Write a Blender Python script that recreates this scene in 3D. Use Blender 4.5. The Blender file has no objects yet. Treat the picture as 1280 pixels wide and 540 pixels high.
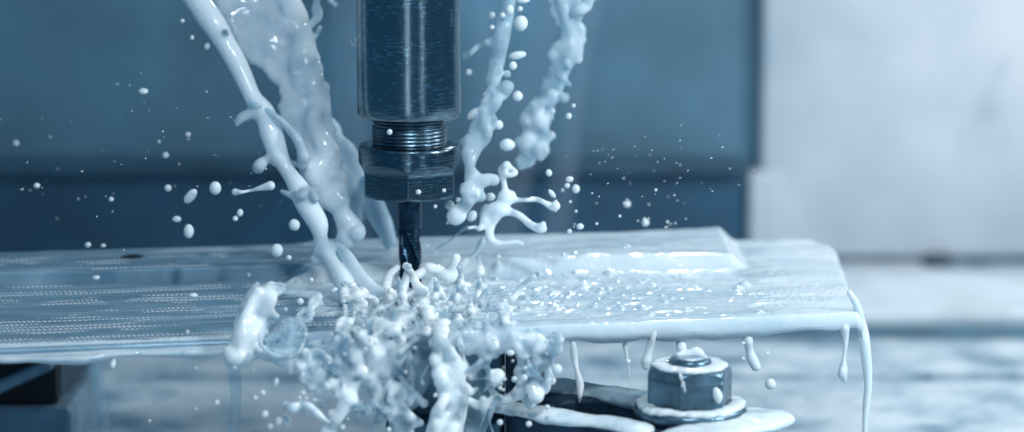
import bpy, bmesh, math, random
import numpy as np
import openvdb
from mathutils import Vector, Matrix

S = bpy.context.scene
COL = S.collection
S.unit_settings.scale_length = 0.1          # one unit is ten centimetres
rad = math.radians
random.seed(7)
RNG = np.random.default_rng(11)

# ------------------------------------------------------------------ camera
PITCH = rad(9.5)
DIST = 9.0
FPX = 3600.0
CP, SP = math.cos(PITCH), math.sin(PITCH)
CAM = np.array([0.0, -DIST * CP, DIST * SP])
FWD = np.array([0.0, CP, -SP])
UPV = np.array([0.0, SP, CP])
cd = bpy.data.cameras.new('camera')
cam = bpy.data.objects.new('camera', cd)
COL.objects.link(cam)
cam.location = CAM
cam.rotation_euler = (math.pi / 2 - PITCH, 0, 0)
cd.sensor_width = 36
cd.lens = 36 * FPX / 1280
cd.clip_start = 0.05
cd.clip_end = 200
cd.dof.use_dof = True
cd.dof.focus_distance = 8.68
cd.dof.aperture_fstop = 0.70
S.camera = cam

# ------------------------------------------------------------------ light
w = bpy.data.worlds.new('World')
S.world = w
w.use_nodes = True
w.node_tree.nodes['Background'].inputs[0].default_value = (0.082, 0.285, 0.49, 1)
w.node_tree.nodes['Background'].inputs[1].default_value = 0.50


def area(name, loc, target, sx, sy, power, col):
    l = bpy.data.lights.new(name, 'AREA')
    l.shape = 'RECTANGLE'
    l.size, l.size_y = sx, sy
    l.energy = power
    l.color = col
    o = bpy.data.objects.new(name, l)
    COL.objects.link(o)
    o.location = loc
    d = Vector(target) - Vector(loc)
    o.rotation_euler = d.to_track_quat('-Z', 'Y').to_euler()
    return o


area('key_lamp', (4.0, -2.0, 2.3), (0.4, -0.2, -0.2), 0.9, 0.9, 185, (0.90, 0.97, 1.0))
area('top_lamp', (0.2, -3.6, 3.3), (0.0, -0.6, -0.4), 0.45, 0.45, 112, (0.88, 0.96, 1.0))
area('strip_lamp', (-0.42, -7.5, -0.9), (-0.32, 0, 0.2), 0.06, 4.0, 22, (0.80, 0.92, 1.0))
area('side_strip_lamp', (3.3, -6.0, -0.6), (-0.32, 0, 0.2), 0.08, 3.0, 9, (0.80, 0.92, 1.0))
area('back_lamp', (0.9, 3.3, 2.3), (0.3, -0.2, -0.25), 0.4, 0.4, 42, (0.92, 0.98, 1.0))
area('corner_lamp', (2.55, 3.2, 0.95), (2.3, 4.4, 0.25), 0.3, 0.3, 7.5, (1.0, 0.84, 0.76))
area('panel_lamp', (4.6, 1.2, 3.0), (2.4, 3.9, 0.6), 0.8, 0.8, 160, (1.0, 0.90, 0.84))

S.view_settings.view_transform = 'Standard'
S.view_settings.look = 'None'
S.view_settings.gamma = 1
S.view_settings.exposure = 0.0
S.render.engine = 'CYCLES'
S.cycles.use_denoising = True
S.cycles.max_bounces = 8
S.cycles.transparent_max_bounces = 16


# ------------------------------------------------------------------ maths
def at(u, v, Y):
    """Point of the depth plane Y seen at photo position u, v."""
    d = FWD + UPV * (-(v - 270) / FPX) + np.array([(u - 640) / FPX, 0, 0])
    return CAM + d * ((Y - CAM[1]) / d[1])


def pz(u, v, z):
    d = FWD + UPV * (-(v - 270) / FPX) + np.array([(u - 640) / FPX, 0, 0])
    return CAM + d * ((z - CAM[2]) / d[2])


def rpx(r, Y):
    return r * (DIST + Y * CP) / FPX


def smooth(a, b, x):
    t = np.clip((x - a) / (b - a), 0, 1)
    return t * t * (3 - 2 * t)


def _h(i, j, k, s):
    n = (i * 374761393 + j * 668265263 + k * 2147483647 + s * 974634777) & 0xFFFFFFFF
    n = ((n ^ (n >> 13)) * 1274126177) & 0xFFFFFFFF
    n = n ^ (n >> 16)
    return (n & 0xFFFF) / 65535.0


def vnoise(x, y, z=0.0, seed=0):
    x, y, z = np.broadcast_arrays(np.asarray(x, float), np.asarray(y, float), np.asarray(z, float))
    i, j, k = (np.floor(a).astype(np.int64) for a in (x, y, z))
    f, g, h = x - i, y - j, z - k
    f, g, h = (a * a * (3 - 2 * a) for a in (f, g, h))
    out = 0
    for a in (0, 1):
        for b in (0, 1):
            for c in (0, 1):
                out = out + _h(i + a, j + b, k + c, seed) * (f if a else 1 - f) * (g if b else 1 - g) * (h if c else 1 - h)
    return out * 2 - 1


def fbm(x, y, z=0.0, o=4, seed=0):
    s, a, t = 1.0, 1.0, 0
    out = 0
    for q in range(o):
        out = out + a * vnoise(np.asarray(x) * s, np.asarray(y) * s, np.asarray(z) * s, seed + q)
        t += a
        a *= 0.5
        s *= 2.03
    return out / t


# ------------------------------------------------------------------ objects
def tag(o, label=None, cat=None, group=None, kind=None):
    if label: o['label'] = label
    if cat: o['category'] = cat
    if group: o['group'] = group
    if kind: o['kind'] = kind
    return o


def empty(name, loc):
    o = bpy.data.objects.new(name, None)
    COL.objects.link(o)
    o.location = loc
    o.empty_display_size = 0.05
    return o


def link(name, me, m, parent=None, smoothed=True):
    o = bpy.data.objects.new(name, me)
    COL.objects.link(o)
    if m: me.materials.append(m)
    if smoothed:
        me.polygons.foreach_set('use_smooth', [True] * len(me.polygons))
    if parent:
        o.parent = parent
        o.matrix_parent_inverse = Matrix.Translation(-Vector(parent.location)) if parent.type == 'EMPTY' else Matrix()
    return o


def mesh(name, verts, faces):
    me = bpy.data.meshes.new(name)
    me.from_pydata([tuple(map(float, p)) for p in verts], [], [tuple(map(int, f)) for f in faces])
    me.validate()
    me.update()
    return me


def grid_mesh(name, P, close_u=False):
    """P: (n, m, 3) grid of points -> quads; close_u joins the last column to the first."""
    n, m = P.shape[:2]
    I = np.arange(n * m).reshape(n, m)
    J = np.concatenate([I, I[:, :1]], 1) if close_u else I
    q = np.stack([J[:-1, :-1], J[:-1, 1:], J[1:, 1:], J[1:, :-1]], -1).reshape(-1, 4)
    me = bpy.data.meshes.new(name)
    me.vertices.add(n * m)
    me.vertices.foreach_set('co', P.reshape(-1).astype(np.float32))
    me.loops.add(q.size)
    me.loops.foreach_set('vertex_index', q.reshape(-1).astype(np.int32))
    me.polygons.add(len(q))
    me.polygons.foreach_set('loop_start', np.arange(0, q.size, 4, dtype=np.int32))
    me.update(calc_edges=True)
    return me


def fix_normals(me):
    bm = bmesh.new()
    bm.from_mesh(me)
    bmesh.ops.recalc_face_normals(bm, faces=bm.faces)
    bm.to_mesh(me)
    bm.free()


def lathe(name, prof, m, parent, seg=96, centre=(0, 0, 0), rfun=None, uv=True):
    """prof: list of (r, z); rfun(theta, r, z) may reshape the radius."""
    prof = np.array(prof, float)
    th = np.linspace(0, 2 * math.pi, seg, endpoint=False)
    R = np.repeat(prof[:, :1], seg, 1)
    Z = np.repeat(prof[:, 1:], seg, 1)
    if rfun is not None:
        R = rfun(th[None, :], R, Z)
    P = np.stack([R * np.sin(th) + centre[0], -R * np.cos(th) + centre[1], Z + centre[2]], -1)
    me = grid_mesh(name, P, True)
    fix_normals(me)
    return link(name, me, m, parent)


def prism(name, pts, z0, z1, m, parent=None, bevel=0.01, seg=3):
    """Closed polygon pts (x, y) extruded from z0 to z1 with rounded edges."""
    bm = bmesh.new()
    lo = [bm.verts.new((p[0], p[1], z0)) for p in pts]
    hi = [bm.verts.new((p[0], p[1], z1)) for p in pts]
    n = len(pts)
    bm.faces.new(hi)
    bm.faces.new(lo[::-1])
    for i in range(n):
        bm.faces.new((lo[i], lo[(i + 1) % n], hi[(i + 1) % n], hi[i]))
    bmesh.ops.recalc_face_normals(bm, faces=bm.faces)
    if bevel:
        bmesh.ops.bevel(bm, geom=list(bm.edges), offset=bevel, segments=seg, profile=0.5, affect='EDGES', clamp_overlap=True)
    me = bpy.data.meshes.new(name)
    bm.to_mesh(me)
    bm.free()
    o = link(name, me, m, parent, smoothed=False)
    return o


# ------------------------------------------------------------------ liquid surfaces
class Liquid:
    """A liquid body: a smooth union of round-ended cones, turned into one mesh."""

    def __init__(self, k=0.010, vox=0.004):
        self.k, self.vox, self.pr, self.gid, self.ng = k, vox, [], [], 0
        self.soft = {}

    def seg(self, p0, r0, p1, r1, g=None):
        if g is None:
            self.ng += 1
            g = self.ng
        self.pr.append((np.asarray(p0, float), r0, np.asarray(p1, float), r1))
        self.gid.append(g)
        return self

    def ball(self, u, v, r, Y, g=None):
        p = at(u, v, Y)
        return self.seg(p, rpx(r, Y), p, rpx(r, Y), g)

    def rope(self, pts, Y=0.0, sub=4, jit=0.08, wob=0.0, dy=0.02):
        """pts: (u, v, r[, Y]) on the photo's grid, joined by a smooth curve."""
        A = np.array([(p[0], p[1], p[2], p[3] if len(p) > 3 else (Y(p[0], p[1]) if callable(Y) else Y)) for p in pts], float)
        if len(A) > 2:
            E = np.vstack([2 * A[0] - A[1], A, 2 * A[-1] - A[-2]])
            out = []
            for i in range(1, len(E) - 2):
                for t in np.linspace(0, 1, sub, endpoint=False):
                    a, b, c, d = E[i - 1], E[i], E[i + 1], E[i + 2]
                    out.append(0.5 * ((2 * b) + (-a + c) * t + (2 * a - 5 * b + 4 * c - d) * t * t + (-a + 3 * b - 3 * c + d) * t ** 3))
            out.append(A[-1])
            A = np.array(out)
        n = len(A)
        s0 = random.random() * 50
        tt = np.arange(n) * 1.3 / sub + s0
        A[:, 2] = np.maximum(A[:, 2] * (1 + jit * 2 * vnoise(tt, 3.3)), 0.7)
        A[:, 3] += dy * vnoise(tt * 0.8, 8.1)
        A[:, 0] += wob * vnoise(tt, 5.7)
        self.ng += 1
        for a, b in zip(A[:-1], A[1:]):
            self.seg(at(a[0], a[1], a[3]), rpx(a[2], a[3]), at(b[0], b[1], b[3]), rpx(b[2], b[3]), self.ng)
        return self

    def sheet(self, poly, Y, r=4.0, step=4.0, holes=(), rim=0.0, rough=0.35, dy=0.03, seed=0, vstep=None):
        """A skin of liquid inside poly (photo grid), Y its depth, with a thicker rim along its edges."""
        P = np.array(poly, float)
        us = np.arange(P[:, 0].min(), P[:, 0].max() + 1, step)
        vs = np.arange(P[:, 1].min(), P[:, 1].max() + 1, vstep or step)
        U, V = np.meshgrid(us, vs)
        U = U + RNG.uniform(-.35, .35, U.shape) * step
        V = V + RNG.uniform(-.35, .35, V.shape) * step
        ins = inside(P, U, V)
        for h in holes:
            ins &= ~inside(np.array(h, float), U, V)
        self.ng += 1
        gs_ = self.ng
        self.soft[gs_] = 0.004
        for u, v in zip(U[ins], V[ins]):
            y = Y(u, v) if callable(Y) else Y
            y += dy * float(fbm(u / 28., v / 28., 1.7, 2, seed))
            rr = r * (1 + rough * float(vnoise(u / 11., v / 11., 2.2, seed + 9)))
            self.ball(u, v, max(rr, 1.2), y, gs_)
        if rim:
            for h in [poly] + list(holes):
                self.rope(list((a, b, rim) for a, b in h) + [(h[0][0], h[0][1], rim)], Y, sub=4, jit=0.3, dy=0.0)
        return self

    def lace(self, poly, Y, th=0.25, scale=20.0, r0=1.7, rim=2.6, vein=2.2, step=2.6, dy=0.06, seed=0, feather=14.0, ks=0.0028, stretch=1.0):
        """A torn skin of liquid: noise opens holes in it, rims and veins stay thick, its edge is ragged."""
        P = np.array(poly, float)
        U, V = np.meshgrid(np.arange(P[:, 0].min() - 8, P[:, 0].max() + 8, step), np.arange(P[:, 1].min() - 8, P[:, 1].max() + 8, step))
        U = U + RNG.uniform(-.3, .3, U.shape) * step
        V = V + RNG.uniform(-.3, .3, V.shape) * step
        wu = 9 * fbm(U / 26, V / 26, 0.5, 3, seed + 50); wv = 9 * fbm(U / 26, V / 26, 7.5, 3, seed + 60)
        # distance inside the outline (negative outside)
        dist = np.full(U.shape, 1e9)
        for i in range(len(P)):
            a, b = P[i], P[(i + 1) % len(P)]
            ab = b - a
            t = np.clip(((U + wu - a[0]) * ab[0] + (V + wv - a[1]) * ab[1]) / max(ab @ ab, 1e-6), 0, 1)
            dist = np.minimum(dist, np.hypot(U + wu - a[0] - t * ab[0], V + wv - a[1] - t * ab[1]))
        dist = np.where(inside(P, U + wu, V + wv), dist, -dist)
        n = fbm((U + wu * 1.4) / scale, (V + wv * 1.4) / (scale * stretch), 1.1, 3, seed)
        f = np.minimum(th - n, dist / feather * .35 + .02)
        keep = f > 0
        edge = np.exp(-(f / .085) ** 2)
        rid = 1 - np.abs(fbm((U + wu) / (scale * .9), (V + wv) / (scale * .9 * stretch), 4.1, 2, seed + 5)) * 2.2
        rid = np.clip(rid, 0, 1) ** 6
        rr = r0 + rim * edge + vein * rid
        dep = dy * fbm(U / 42., V / 42., 2.7, 2, seed + 12) + dy * .12 * fbm(U / 16., V / 16., 2.7, 1, seed + 13)
        self.ng += 1
        g = self.ng
        self.soft[g] = ks * .9
        for u, v, r, dd in zip(U[keep], V[keep], rr[keep], dep[keep]):
            self.ball(u, v, r, (Y(u, v) if callable(Y) else Y) + dd, g)
        return self

    def mesh(self, name, wobble=0.0, wscale=14.0, squash=None, cut=None, island=0.12):
        k, h = self.k, self.vox
        P0 = np.array([p[0] for p in self.pr]); P1 = np.array([p[2] for p in self.pr])
        R = np.array([max(p[1], p[3]) for p in self.pr])
        lo = np.minimum(P0, P1).min(0) - R.max() - 6 * k - 2 * h
        hi = np.maximum(P0, P1).max(0) + R.max() + 6 * k + 2 * h
        n = np.ceil((hi - lo) / h).astype(int) + 1
        F = np.zeros(n, np.float32)
        W = np.zeros(n, np.float32)
        ax = [lo[i] + h * np.arange(n[i]) for i in range(3)]
        byg = {}
        for pr, gg in zip(self.pr, self.gid):
            byg.setdefault(gg, []).append(pr)
        for gg, prs in byg.items():
            ks = self.soft.get(gg)
            glo = np.min([np.minimum(p[0], p[2]) - max(p[1], p[3]) for p in prs], 0) - 5.5 * k
            ghi = np.max([np.maximum(p[0], p[2]) + max(p[1], p[3]) for p in prs], 0) + 5.5 * k
            ga = np.maximum(((glo - lo) / h).astype(int), 0)
            gb = np.minimum(((ghi - lo) / h).astype(int) + 2, n)
            G_ = np.full(gb - ga, 0.0 if ks else 1.0, np.float32)
            T_ = np.zeros(gb - ga, np.float32)
            for p0, r0, p1, r1 in prs:
                rm = max(r0, r1) + (4.5 * max(ks, k) if ks else 5.5 * k)
                a = np.maximum(((np.minimum(p0, p1) - rm - lo) / h).astype(int), ga)
                b = np.minimum(((np.maximum(p0, p1) + rm - lo) / h).astype(int) + 2, gb)
                X = ax[0][a[0]:b[0], None, None]; Yv = ax[1][None, a[1]:b[1], None]; Z = ax[2][None, None, a[2]:b[2]]
                ba = p1 - p0
                LL = float(ba @ ba)
                t = np.clip(((X - p0[0]) * ba[0] + (Yv - p0[1]) * ba[1] + (Z - p0[2]) * ba[2]) / LL, 0, 1) if LL > 1e-9 else 0.0
                d = np.sqrt((X - p0[0] - t * ba[0]) ** 2 + (Yv - p0[1] - t * ba[1]) ** 2 + (Z - p0[2] - t * ba[2]) ** 2) - (r0 + t * (r1 - r0))
                sl = tuple(slice(a[i] - ga[i], b[i] - ga[i]) for i in range(3))
                rl = r0 + t * (r1 - r0)
                if ks:
                    e = np.exp(np.clip(-d / ks, -40, 20))
                    G_[sl] += e
                    T_[sl] += e * rl
                else:
                    T_[sl] = np.where(d < G_[sl], rl, T_[sl])
                    G_[sl] = np.minimum(G_[sl], d)
            if ks:
                T_ = T_ / np.maximum(G_, 1e-12)
                G_ = -ks * np.log(np.maximum(G_, 1e-12)) + ks * 1.25
            E_ = np.exp(np.clip(-G_ / k, -30, 30))
            F[ga[0]:gb[0], ga[1]:gb[1], ga[2]:gb[2]] += E_
            W[ga[0]:gb[0], ga[1]:gb[1], ga[2]:gb[2]] += E_ * T_
        D = (-k * np.log(np.maximum(F, 1e-7))).astype(np.float32)
        if cut is not None:
            D = np.maximum(D, cut(ax[0][:, None, None], ax[1][None, :, None], ax[2][None, None, :])).astype(np.float32)
        g = openvdb.FloatGrid(background=1.0)
        g.copyFromArray(D)
        pts, quads = g.convertToQuads(isovalue=0.0)
        ii = np.clip(np.rint(pts).astype(int), 0, n - 1)
        thick = (W / np.maximum(F, 1e-7))[ii[:, 0], ii[:, 1], ii[:, 2]]
        pts = pts.astype(float) * h + lo
        if wobble:
            N = np.zeros_like(pts)
            q = quads
            nf = np.cross(pts[q[:, 2]] - pts[q[:, 0]], pts[q[:, 3]] - pts[q[:, 1]])
            for c in range(4):
                np.add.at(N, q[:, c], nf)
            N /= np.maximum(np.linalg.norm(N, axis=1, keepdims=True), 1e-12)
            pts = pts + N * (wobble * fbm(pts[:, 0] * wscale, pts[:, 1] * wscale, pts[:, 2] * wscale, 2, 5))[:, None]
        q = quads.astype(np.int64)
        vol = np.einsum('ij,ij->i', pts[q[:, 0]], np.cross(pts[q[:, 1]], pts[q[:, 2]])).sum()
        if vol < 0:
            q = q[:, ::-1]
        lab = np.arange(len(pts))
        e0 = np.concatenate([q[:, 0], q[:, 1], q[:, 2], q[:, 3]]); e1 = np.concatenate([q[:, 1], q[:, 2], q[:, 3], q[:, 0]])
        while True:                                   # islands: spread the lowest index
            m_ = np.minimum(lab[e0], lab[e1])
            new = lab.copy()
            np.minimum.at(new, e0, m_); np.minimum.at(new, e1, m_)
            new = new[new]
            if (new == lab).all(): break
            lab = new
        cnt = np.bincount(lab, minlength=len(pts))
        keepv = cnt[lab] > max(island * cnt.max(), 30)
        if not keepv.all():
            idx = np.cumsum(keepv) - 1
            q = idx[q[keepv[q[:, 0]]]]
            pts = pts[keepv]
            thick = thick[keepv]
        if squash:
            pts[:, 2] = squash[0] + (pts[:, 2] - squash[0]) * squash[1]
        me = bpy.data.meshes.new(name)
        me.vertices.add(len(pts))
        me.vertices.foreach_set('co', pts.reshape(-1).astype(np.float32))
        me.loops.add(q.size)
        me.loops.foreach_set('vertex_index', q.reshape(-1).astype(np.int32))
        me.polygons.add(len(q))
        me.polygons.foreach_set('loop_start', np.arange(0, q.size, 4, dtype=np.int32))
        me.attributes.new('thick', 'FLOAT', 'POINT').data.foreach_set('value', thick.astype(np.float32))
        me.update(calc_edges=True)
        return me


def inside(P, U, V):
    r = np.zeros(U.shape, bool)
    n = len(P)
    for i in range(n):
        x0, y0 = P[i]
        x1, y1 = P[(i + 1) % n]
        if y0 == y1: continue
        c = ((y0 > V) != (y1 > V)) & (U < (x1 - x0) * (V - y0) / (y1 - y0) + x0)
        r ^= c
    return r


# ------------------------------------------------------------------ the plate's reference lines
ZP = at(512, 362, 0.0)[2]                   # milled floor of the workpiece
ZR = ZP + 0.045                             # raised strip at its back
ZT = -0.95                                  # machine table
FL = pz(-170, 443, ZP); FR = pz(1066, 395, ZP)
BL = pz(-170, 320, ZR); BR_ = pz(895, 289, ZR)
dirb = (BR_ - BL) / (BR_[0] - BL[0])
PBR = pz(1034, 305, ZP)
PBR[1] = (BL + dirb * (PBR[0] - BL[0]))[1]
SL = pz(-170, 363, ZP); SR = pz(908, 332, ZP)
YAW = math.atan2(FR[1] - FL[1], FR[0] - FL[0])
row_y = lambda u, v: float(-math.sin(YAW) * pz(u, v, ZP)[0] + math.cos(YAW) * pz(u, v, ZP)[1])
ROW1, ROW2, ROW3 = row_y(150, 364), row_y(150, 399), row_y(150, 420)


# ------------------------------------------------------------------ materials
def new_mat(name):
    m = bpy.data.materials.new(name)
    m.use_nodes = True
    nt = m.node_tree
    return m, nt, nt.nodes['Principled BSDF']


def N(nt, t, **kw):
    n = nt.nodes.new(t)
    for k_, v_ in kw.items():
        if k_.startswith('i_'):
            n.inputs[k_[2:].replace('_', ' ')].default_value = v_
        else:
            setattr(n, k_, v_)
    return n


def L(nt, a, b): nt.links.new(a, b)


def noise(nt, scale, detail=4, rough=0.55, vec=None, stretch=None, rot=(0, 0, 0)):
    n = N(nt, 'ShaderNodeTexNoise')
    n.inputs['Scale'].default_value = scale
    n.inputs['Detail'].default_value = detail
    n.inputs['Roughness'].default_value = rough
    if vec is None:
        vec = N(nt, 'ShaderNodeTexCoord').outputs['Object']
    if stretch:
        mp = N(nt, 'ShaderNodeMapping')
        mp.inputs['Scale'].default_value = stretch
        mp.inputs['Rotation'].default_value = rot
        L(nt, vec, mp.inputs['Vector'])
        vec = mp.outputs['Vector']
    L(nt, vec, n.inputs['Vector'])
    return n.outputs['Fac']


def ramp(nt, fac, stops):
    r = N(nt, 'ShaderNodeValToRGB')
    e = r.color_ramp.elements
    while len(e) < len(stops): e.new(0.5)
    for q, (p, c) in zip(e, stops):
        q.position = p
        q.color = (*c, 1) if not isinstance(c, (int, float)) else (c, c, c, 1)
    L(nt, fac, r.inputs[0])
    return r.outputs[0]


def math_(nt, op, a, b=None, clamp=False):
    n = N(nt, 'ShaderNodeMath', operation=op, use_clamp=clamp)
    for i, x in enumerate((a, b)):
        if x is None: continue
        if isinstance(x, (int, float)): n.inputs[i].default_value = x
        else: L(nt, x, n.inputs[i])
    return n.outputs[0]


def bump(nt, bs, h, strength=0.3, dist=0.01):
    b = N(nt, 'ShaderNodeBump')
    b.inputs['Strength'].default_value = strength
    b.inputs['Distance'].default_value = dist
    L(nt, h, b.inputs['Height'])
    L(nt, b.outputs[0], bs.inputs['Normal'])


def simple(name, col, rough, metal=0.0, var=0.25, scale=6, bstr=0.0, bscale=40):
    m, nt, bs = new_mat(name)
    lo = tuple(c * (1 - var) for c in col); hi = tuple(min(1, c * (1 + var)) for c in col)
    L(nt, ramp(nt, noise(nt, scale), [(0.3, lo), (0.7, hi)]), bs.inputs['Base Color'])
    bs.inputs['Roughness'].default_value = rough
    bs.inputs['Metallic'].default_value = metal
    if bstr: bump(nt, bs, noise(nt, bscale), bstr)
    return m


def milk_mat(name, opacity=1.0, rough=0.10, flood=False, lo=(0.60, 0.71, 0.78), hi=(0.74, 0.81, 0.86), by_thickness=0.0):
    m, nt, bs = new_mat(name)
    L(nt, ramp(nt, noise(nt, 9, 3), [(0.3, lo), (0.7, hi)]), bs.inputs['Base Color'])
    bs.inputs['Roughness'].default_value = rough
    bs.inputs['IOR'].default_value = 1.34
    bs.inputs['Subsurface Weight'].default_value = 0.35
    bs.inputs['Subsurface Radius'].default_value = (0.03, 0.045, 0.06)
    bs.inputs['Subsurface Scale'].default_value = 1.0
    if flood:
        tc = N(nt, 'ShaderNodeTexCoord').outputs['Object']
        st = noise(nt, 1.0, 5, 0.6, tc, (2.2, 9, 3), (0, 0, -YAW))
        L(nt, ramp(nt, st, [(0.30, (0.40, 0.54, 0.63)), (0.50, (0.54, 0.645, 0.71)), (0.68, (0.66, 0.74, 0.79))]), bs.inputs['Base Color'])
        chop = ramp(nt, noise(nt, 1.0, 2, 0.5, tc, (1.4, 2.4, 1)), [(0.45, 0.12), (0.62, 1.0)])
        hh = math_(nt, 'ADD', math_(nt, 'MULTIPLY', noise(nt, 1.0, 2, 0.5, tc, (60, 30, 40)), chop), math_(nt, 'MULTIPLY', noise(nt, 1.0, 3, 0.5, tc, (9, 30, 20), (0, 0, -YAW)), 0.8))
        bump(nt, bs, hh, 0.40, 0.012)
    else:
        bump(nt, bs, noise(nt, 20, 4), 0.22, 0.012)
    if opacity < 1:
        # liquid skins let light through where they are thin; rims and lumps are opaque
        t = N(nt, 'ShaderNodeBsdfTransparent')
        t.inputs[0].default_value = (0.84, 0.92, 0.96, 1)
        mx = N(nt, 'ShaderNodeMixShader')
        if by_thickness:
            at_ = N(nt, 'ShaderNodeAttribute', attribute_name='thick')
            mr = N(nt, 'ShaderNodeMapRange')
            mr.inputs['From Min'].default_value = 0.0045
            mr.inputs['From Max'].default_value = by_thickness
            L(nt, at_.outputs['Fac'], mr.inputs['Value'])
            wv = math_(nt, 'MULTIPLY', math_(nt, 'SUBTRACT', noise(nt, 12, 3), 0.5), 0.5)
            k_ = math_(nt, 'ADD', mr.outputs[0], wv, True)
            op = math_(nt, 'ADD', math_(nt, 'MULTIPLY', k_, 1 - opacity), opacity)
            L(nt, ramp(nt, k_, [(0.0, lo), (0.8, hi)]), bs.inputs['Base Color'])
            L(nt, op, mx.inputs[0])
        else:
            L(nt, ramp(nt, noise(nt, 7, 2), [(0.3, opacity * 0.8), (0.7, min(1, opacity * 1.2))]), mx.inputs[0])
        L(nt, t.outputs[0], mx.inputs[1])
        L(nt, bs.outputs[0], mx.inputs[2])
        L(nt, mx.outputs[0], nt.nodes['Material Output'].inputs['Surface'])
    return m


def turned_steel(name, col, rough, scratch=0.5, aniso=0.6):
    m, nt, bs = new_mat(name)
    tc = N(nt, 'ShaderNodeTexCoord').outputs['Object']
    sx = N(nt, 'ShaderNodeSeparateXYZ')
    L(nt, tc, sx.inputs[0])
    th = math_(nt, 'ARCTAN2', math_(nt, 'SUBTRACT', sx.outputs[0], XT_), math_(nt, 'MULTIPLY', sx.outputs[1], -1.0))
    cv = N(nt, 'ShaderNodeCombineXYZ')
    L(nt, math_(nt, 'MULTIPLY', th, 0.16), cv.inputs[0]); L(nt, sx.outputs[2], cv.inputs[1])
    cyl = cv.outputs[0]
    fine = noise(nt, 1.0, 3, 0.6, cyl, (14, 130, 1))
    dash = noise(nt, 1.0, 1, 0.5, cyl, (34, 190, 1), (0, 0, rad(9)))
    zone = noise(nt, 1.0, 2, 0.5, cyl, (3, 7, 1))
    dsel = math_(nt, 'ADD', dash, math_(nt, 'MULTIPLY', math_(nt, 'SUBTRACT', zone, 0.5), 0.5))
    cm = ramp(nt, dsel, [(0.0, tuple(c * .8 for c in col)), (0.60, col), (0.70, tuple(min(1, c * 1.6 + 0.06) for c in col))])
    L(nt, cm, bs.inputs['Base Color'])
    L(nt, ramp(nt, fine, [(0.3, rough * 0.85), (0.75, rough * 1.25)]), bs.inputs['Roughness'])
    bs.inputs['Metallic'].default_value = 1.0
    bs.inputs['Anisotropic'].default_value = aniso
    tg = N(nt, 'ShaderNodeTangent', direction_type='RADIAL', axis='Z')
    L(nt, tg.outputs[0], bs.inputs['Tangent'])
    bump(nt, bs, math_(nt, 'MULTIPLY', fine, 1.0), scratch, 0.002)
    return m


XT_ = float(at(512, 200, 0)[0])
M = {}
M['milk'] = milk_mat('milky_coolant')
M['jet'] = milk_mat('jet_coolant', 0.30, 0.07, lo=(0.40, 0.56, 0.66), hi=(0.70, 0.79, 0.85), by_thickness=0.031)
M['burst'] = milk_mat('burst_coolant', 0.30, 0.07, lo=(0.42, 0.58, 0.68), hi=(0.76, 0.83, 0.87), by_thickness=0.0125)
M['flood'] = milk_mat('flood_coolant', 1.0, 0.07, True)
M['film'] = milk_mat('thin_coolant', 0.62, 0.07, lo=(0.36, 0.53, 0.64), hi=(0.54, 0.68, 0.76))
M['skin'] = milk_mat('coolant_skin', 0.12, 0.06)
M['veil'] = milk_mat('coolant_veil', 0.07, 0.3)
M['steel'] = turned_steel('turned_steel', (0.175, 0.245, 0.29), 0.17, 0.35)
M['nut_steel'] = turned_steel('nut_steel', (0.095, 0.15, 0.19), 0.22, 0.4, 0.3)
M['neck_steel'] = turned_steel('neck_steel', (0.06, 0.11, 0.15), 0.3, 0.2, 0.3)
M['tool'] = simple('cutter_steel', (0.02, 0.05, 0.085), 0.3, 1.0, 0.5, 30, 0.2)
M['bolt'] = simple('bolt_steel', (0.085, 0.16, 0.215), 0.3, 0.6, 0.5, 14, 0.25, 30)
M['clamp'] = simple('clamp_steel', (0.02, 0.05, 0.085), 0.35, 0.6, 0.5, 10, 0.25, 25)
M['black'] = simple('black_and_shade', (0.003, 0.007, 0.012), 0.6, 0.0, 0.5, 8)  # black for a steel key and for painted shade
M['block'] = simple('blued_block', (0.02, 0.055, 0.09), 0.5, 0.2, 0.4, 8)
M['rail'] = simple('wet_white_rail', (0.56, 0.655, 0.71), 0.3, 0.0, 0.2, 3)
M['riser'] = simple('blue_riser_steel', (0.055, 0.135, 0.20), 0.4, 0.3, 0.4, 9, 0.2, 30)
M['bar'] = simple('grey_bar', (0.20, 0.34, 0.44), 0.45, 0.2, 0.3, 8)
M['wall'] = simple('blue_wall_paint', (0.078, 0.190, 0.275), 0.55, 0.0, 0.34, 1.1)
M['wall_low'] = simple('dark_wall_paint', (0.014, 0.072, 0.135), 0.55, 0.0, 0.3, 1.7)
M['ledge'] = simple('dark_ledge', (0.022, 0.075, 0.125), 0.6, 0.0, 0.3, 3)
M['groove'] = simple('groove_shade', (0.06, 0.14, 0.21), 0.7, 0.0, 0.3, 5)


def panel_mat():
    m, nt, bs = new_mat('white_panel_paint')
    base = ramp(nt, noise(nt, 1.4, 3), [(0.3, (0.34, 0.44, 0.52)), (0.7, (0.54, 0.62, 0.68))])
    sp = ramp(nt, noise(nt, 4.2, 1), [(0.22, (0.72, 0.78, 0.82)), (0.34, (1, 1, 1))])
    mx = N(nt, 'ShaderNodeMix', data_type='RGBA', blend_type='MULTIPLY')
    mx.inputs[0].default_value = 0.8
    L(nt, base, mx.inputs[6]); L(nt, sp, mx.inputs[7])
    L(nt, mx.outputs[2], bs.inputs['Base Color'])
    bs.inputs['Roughness'].default_value = 0.5
    return m


M['panel'] = panel_mat()


def table_mat():
    m, nt, bs = new_mat('wet_table')
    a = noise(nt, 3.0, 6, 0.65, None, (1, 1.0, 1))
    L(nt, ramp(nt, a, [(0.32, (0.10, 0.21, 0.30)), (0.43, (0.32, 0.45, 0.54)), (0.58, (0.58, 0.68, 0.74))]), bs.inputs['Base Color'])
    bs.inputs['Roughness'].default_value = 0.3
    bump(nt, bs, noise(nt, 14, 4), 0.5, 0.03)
    return m


M['table'] = table_mat()

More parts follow.
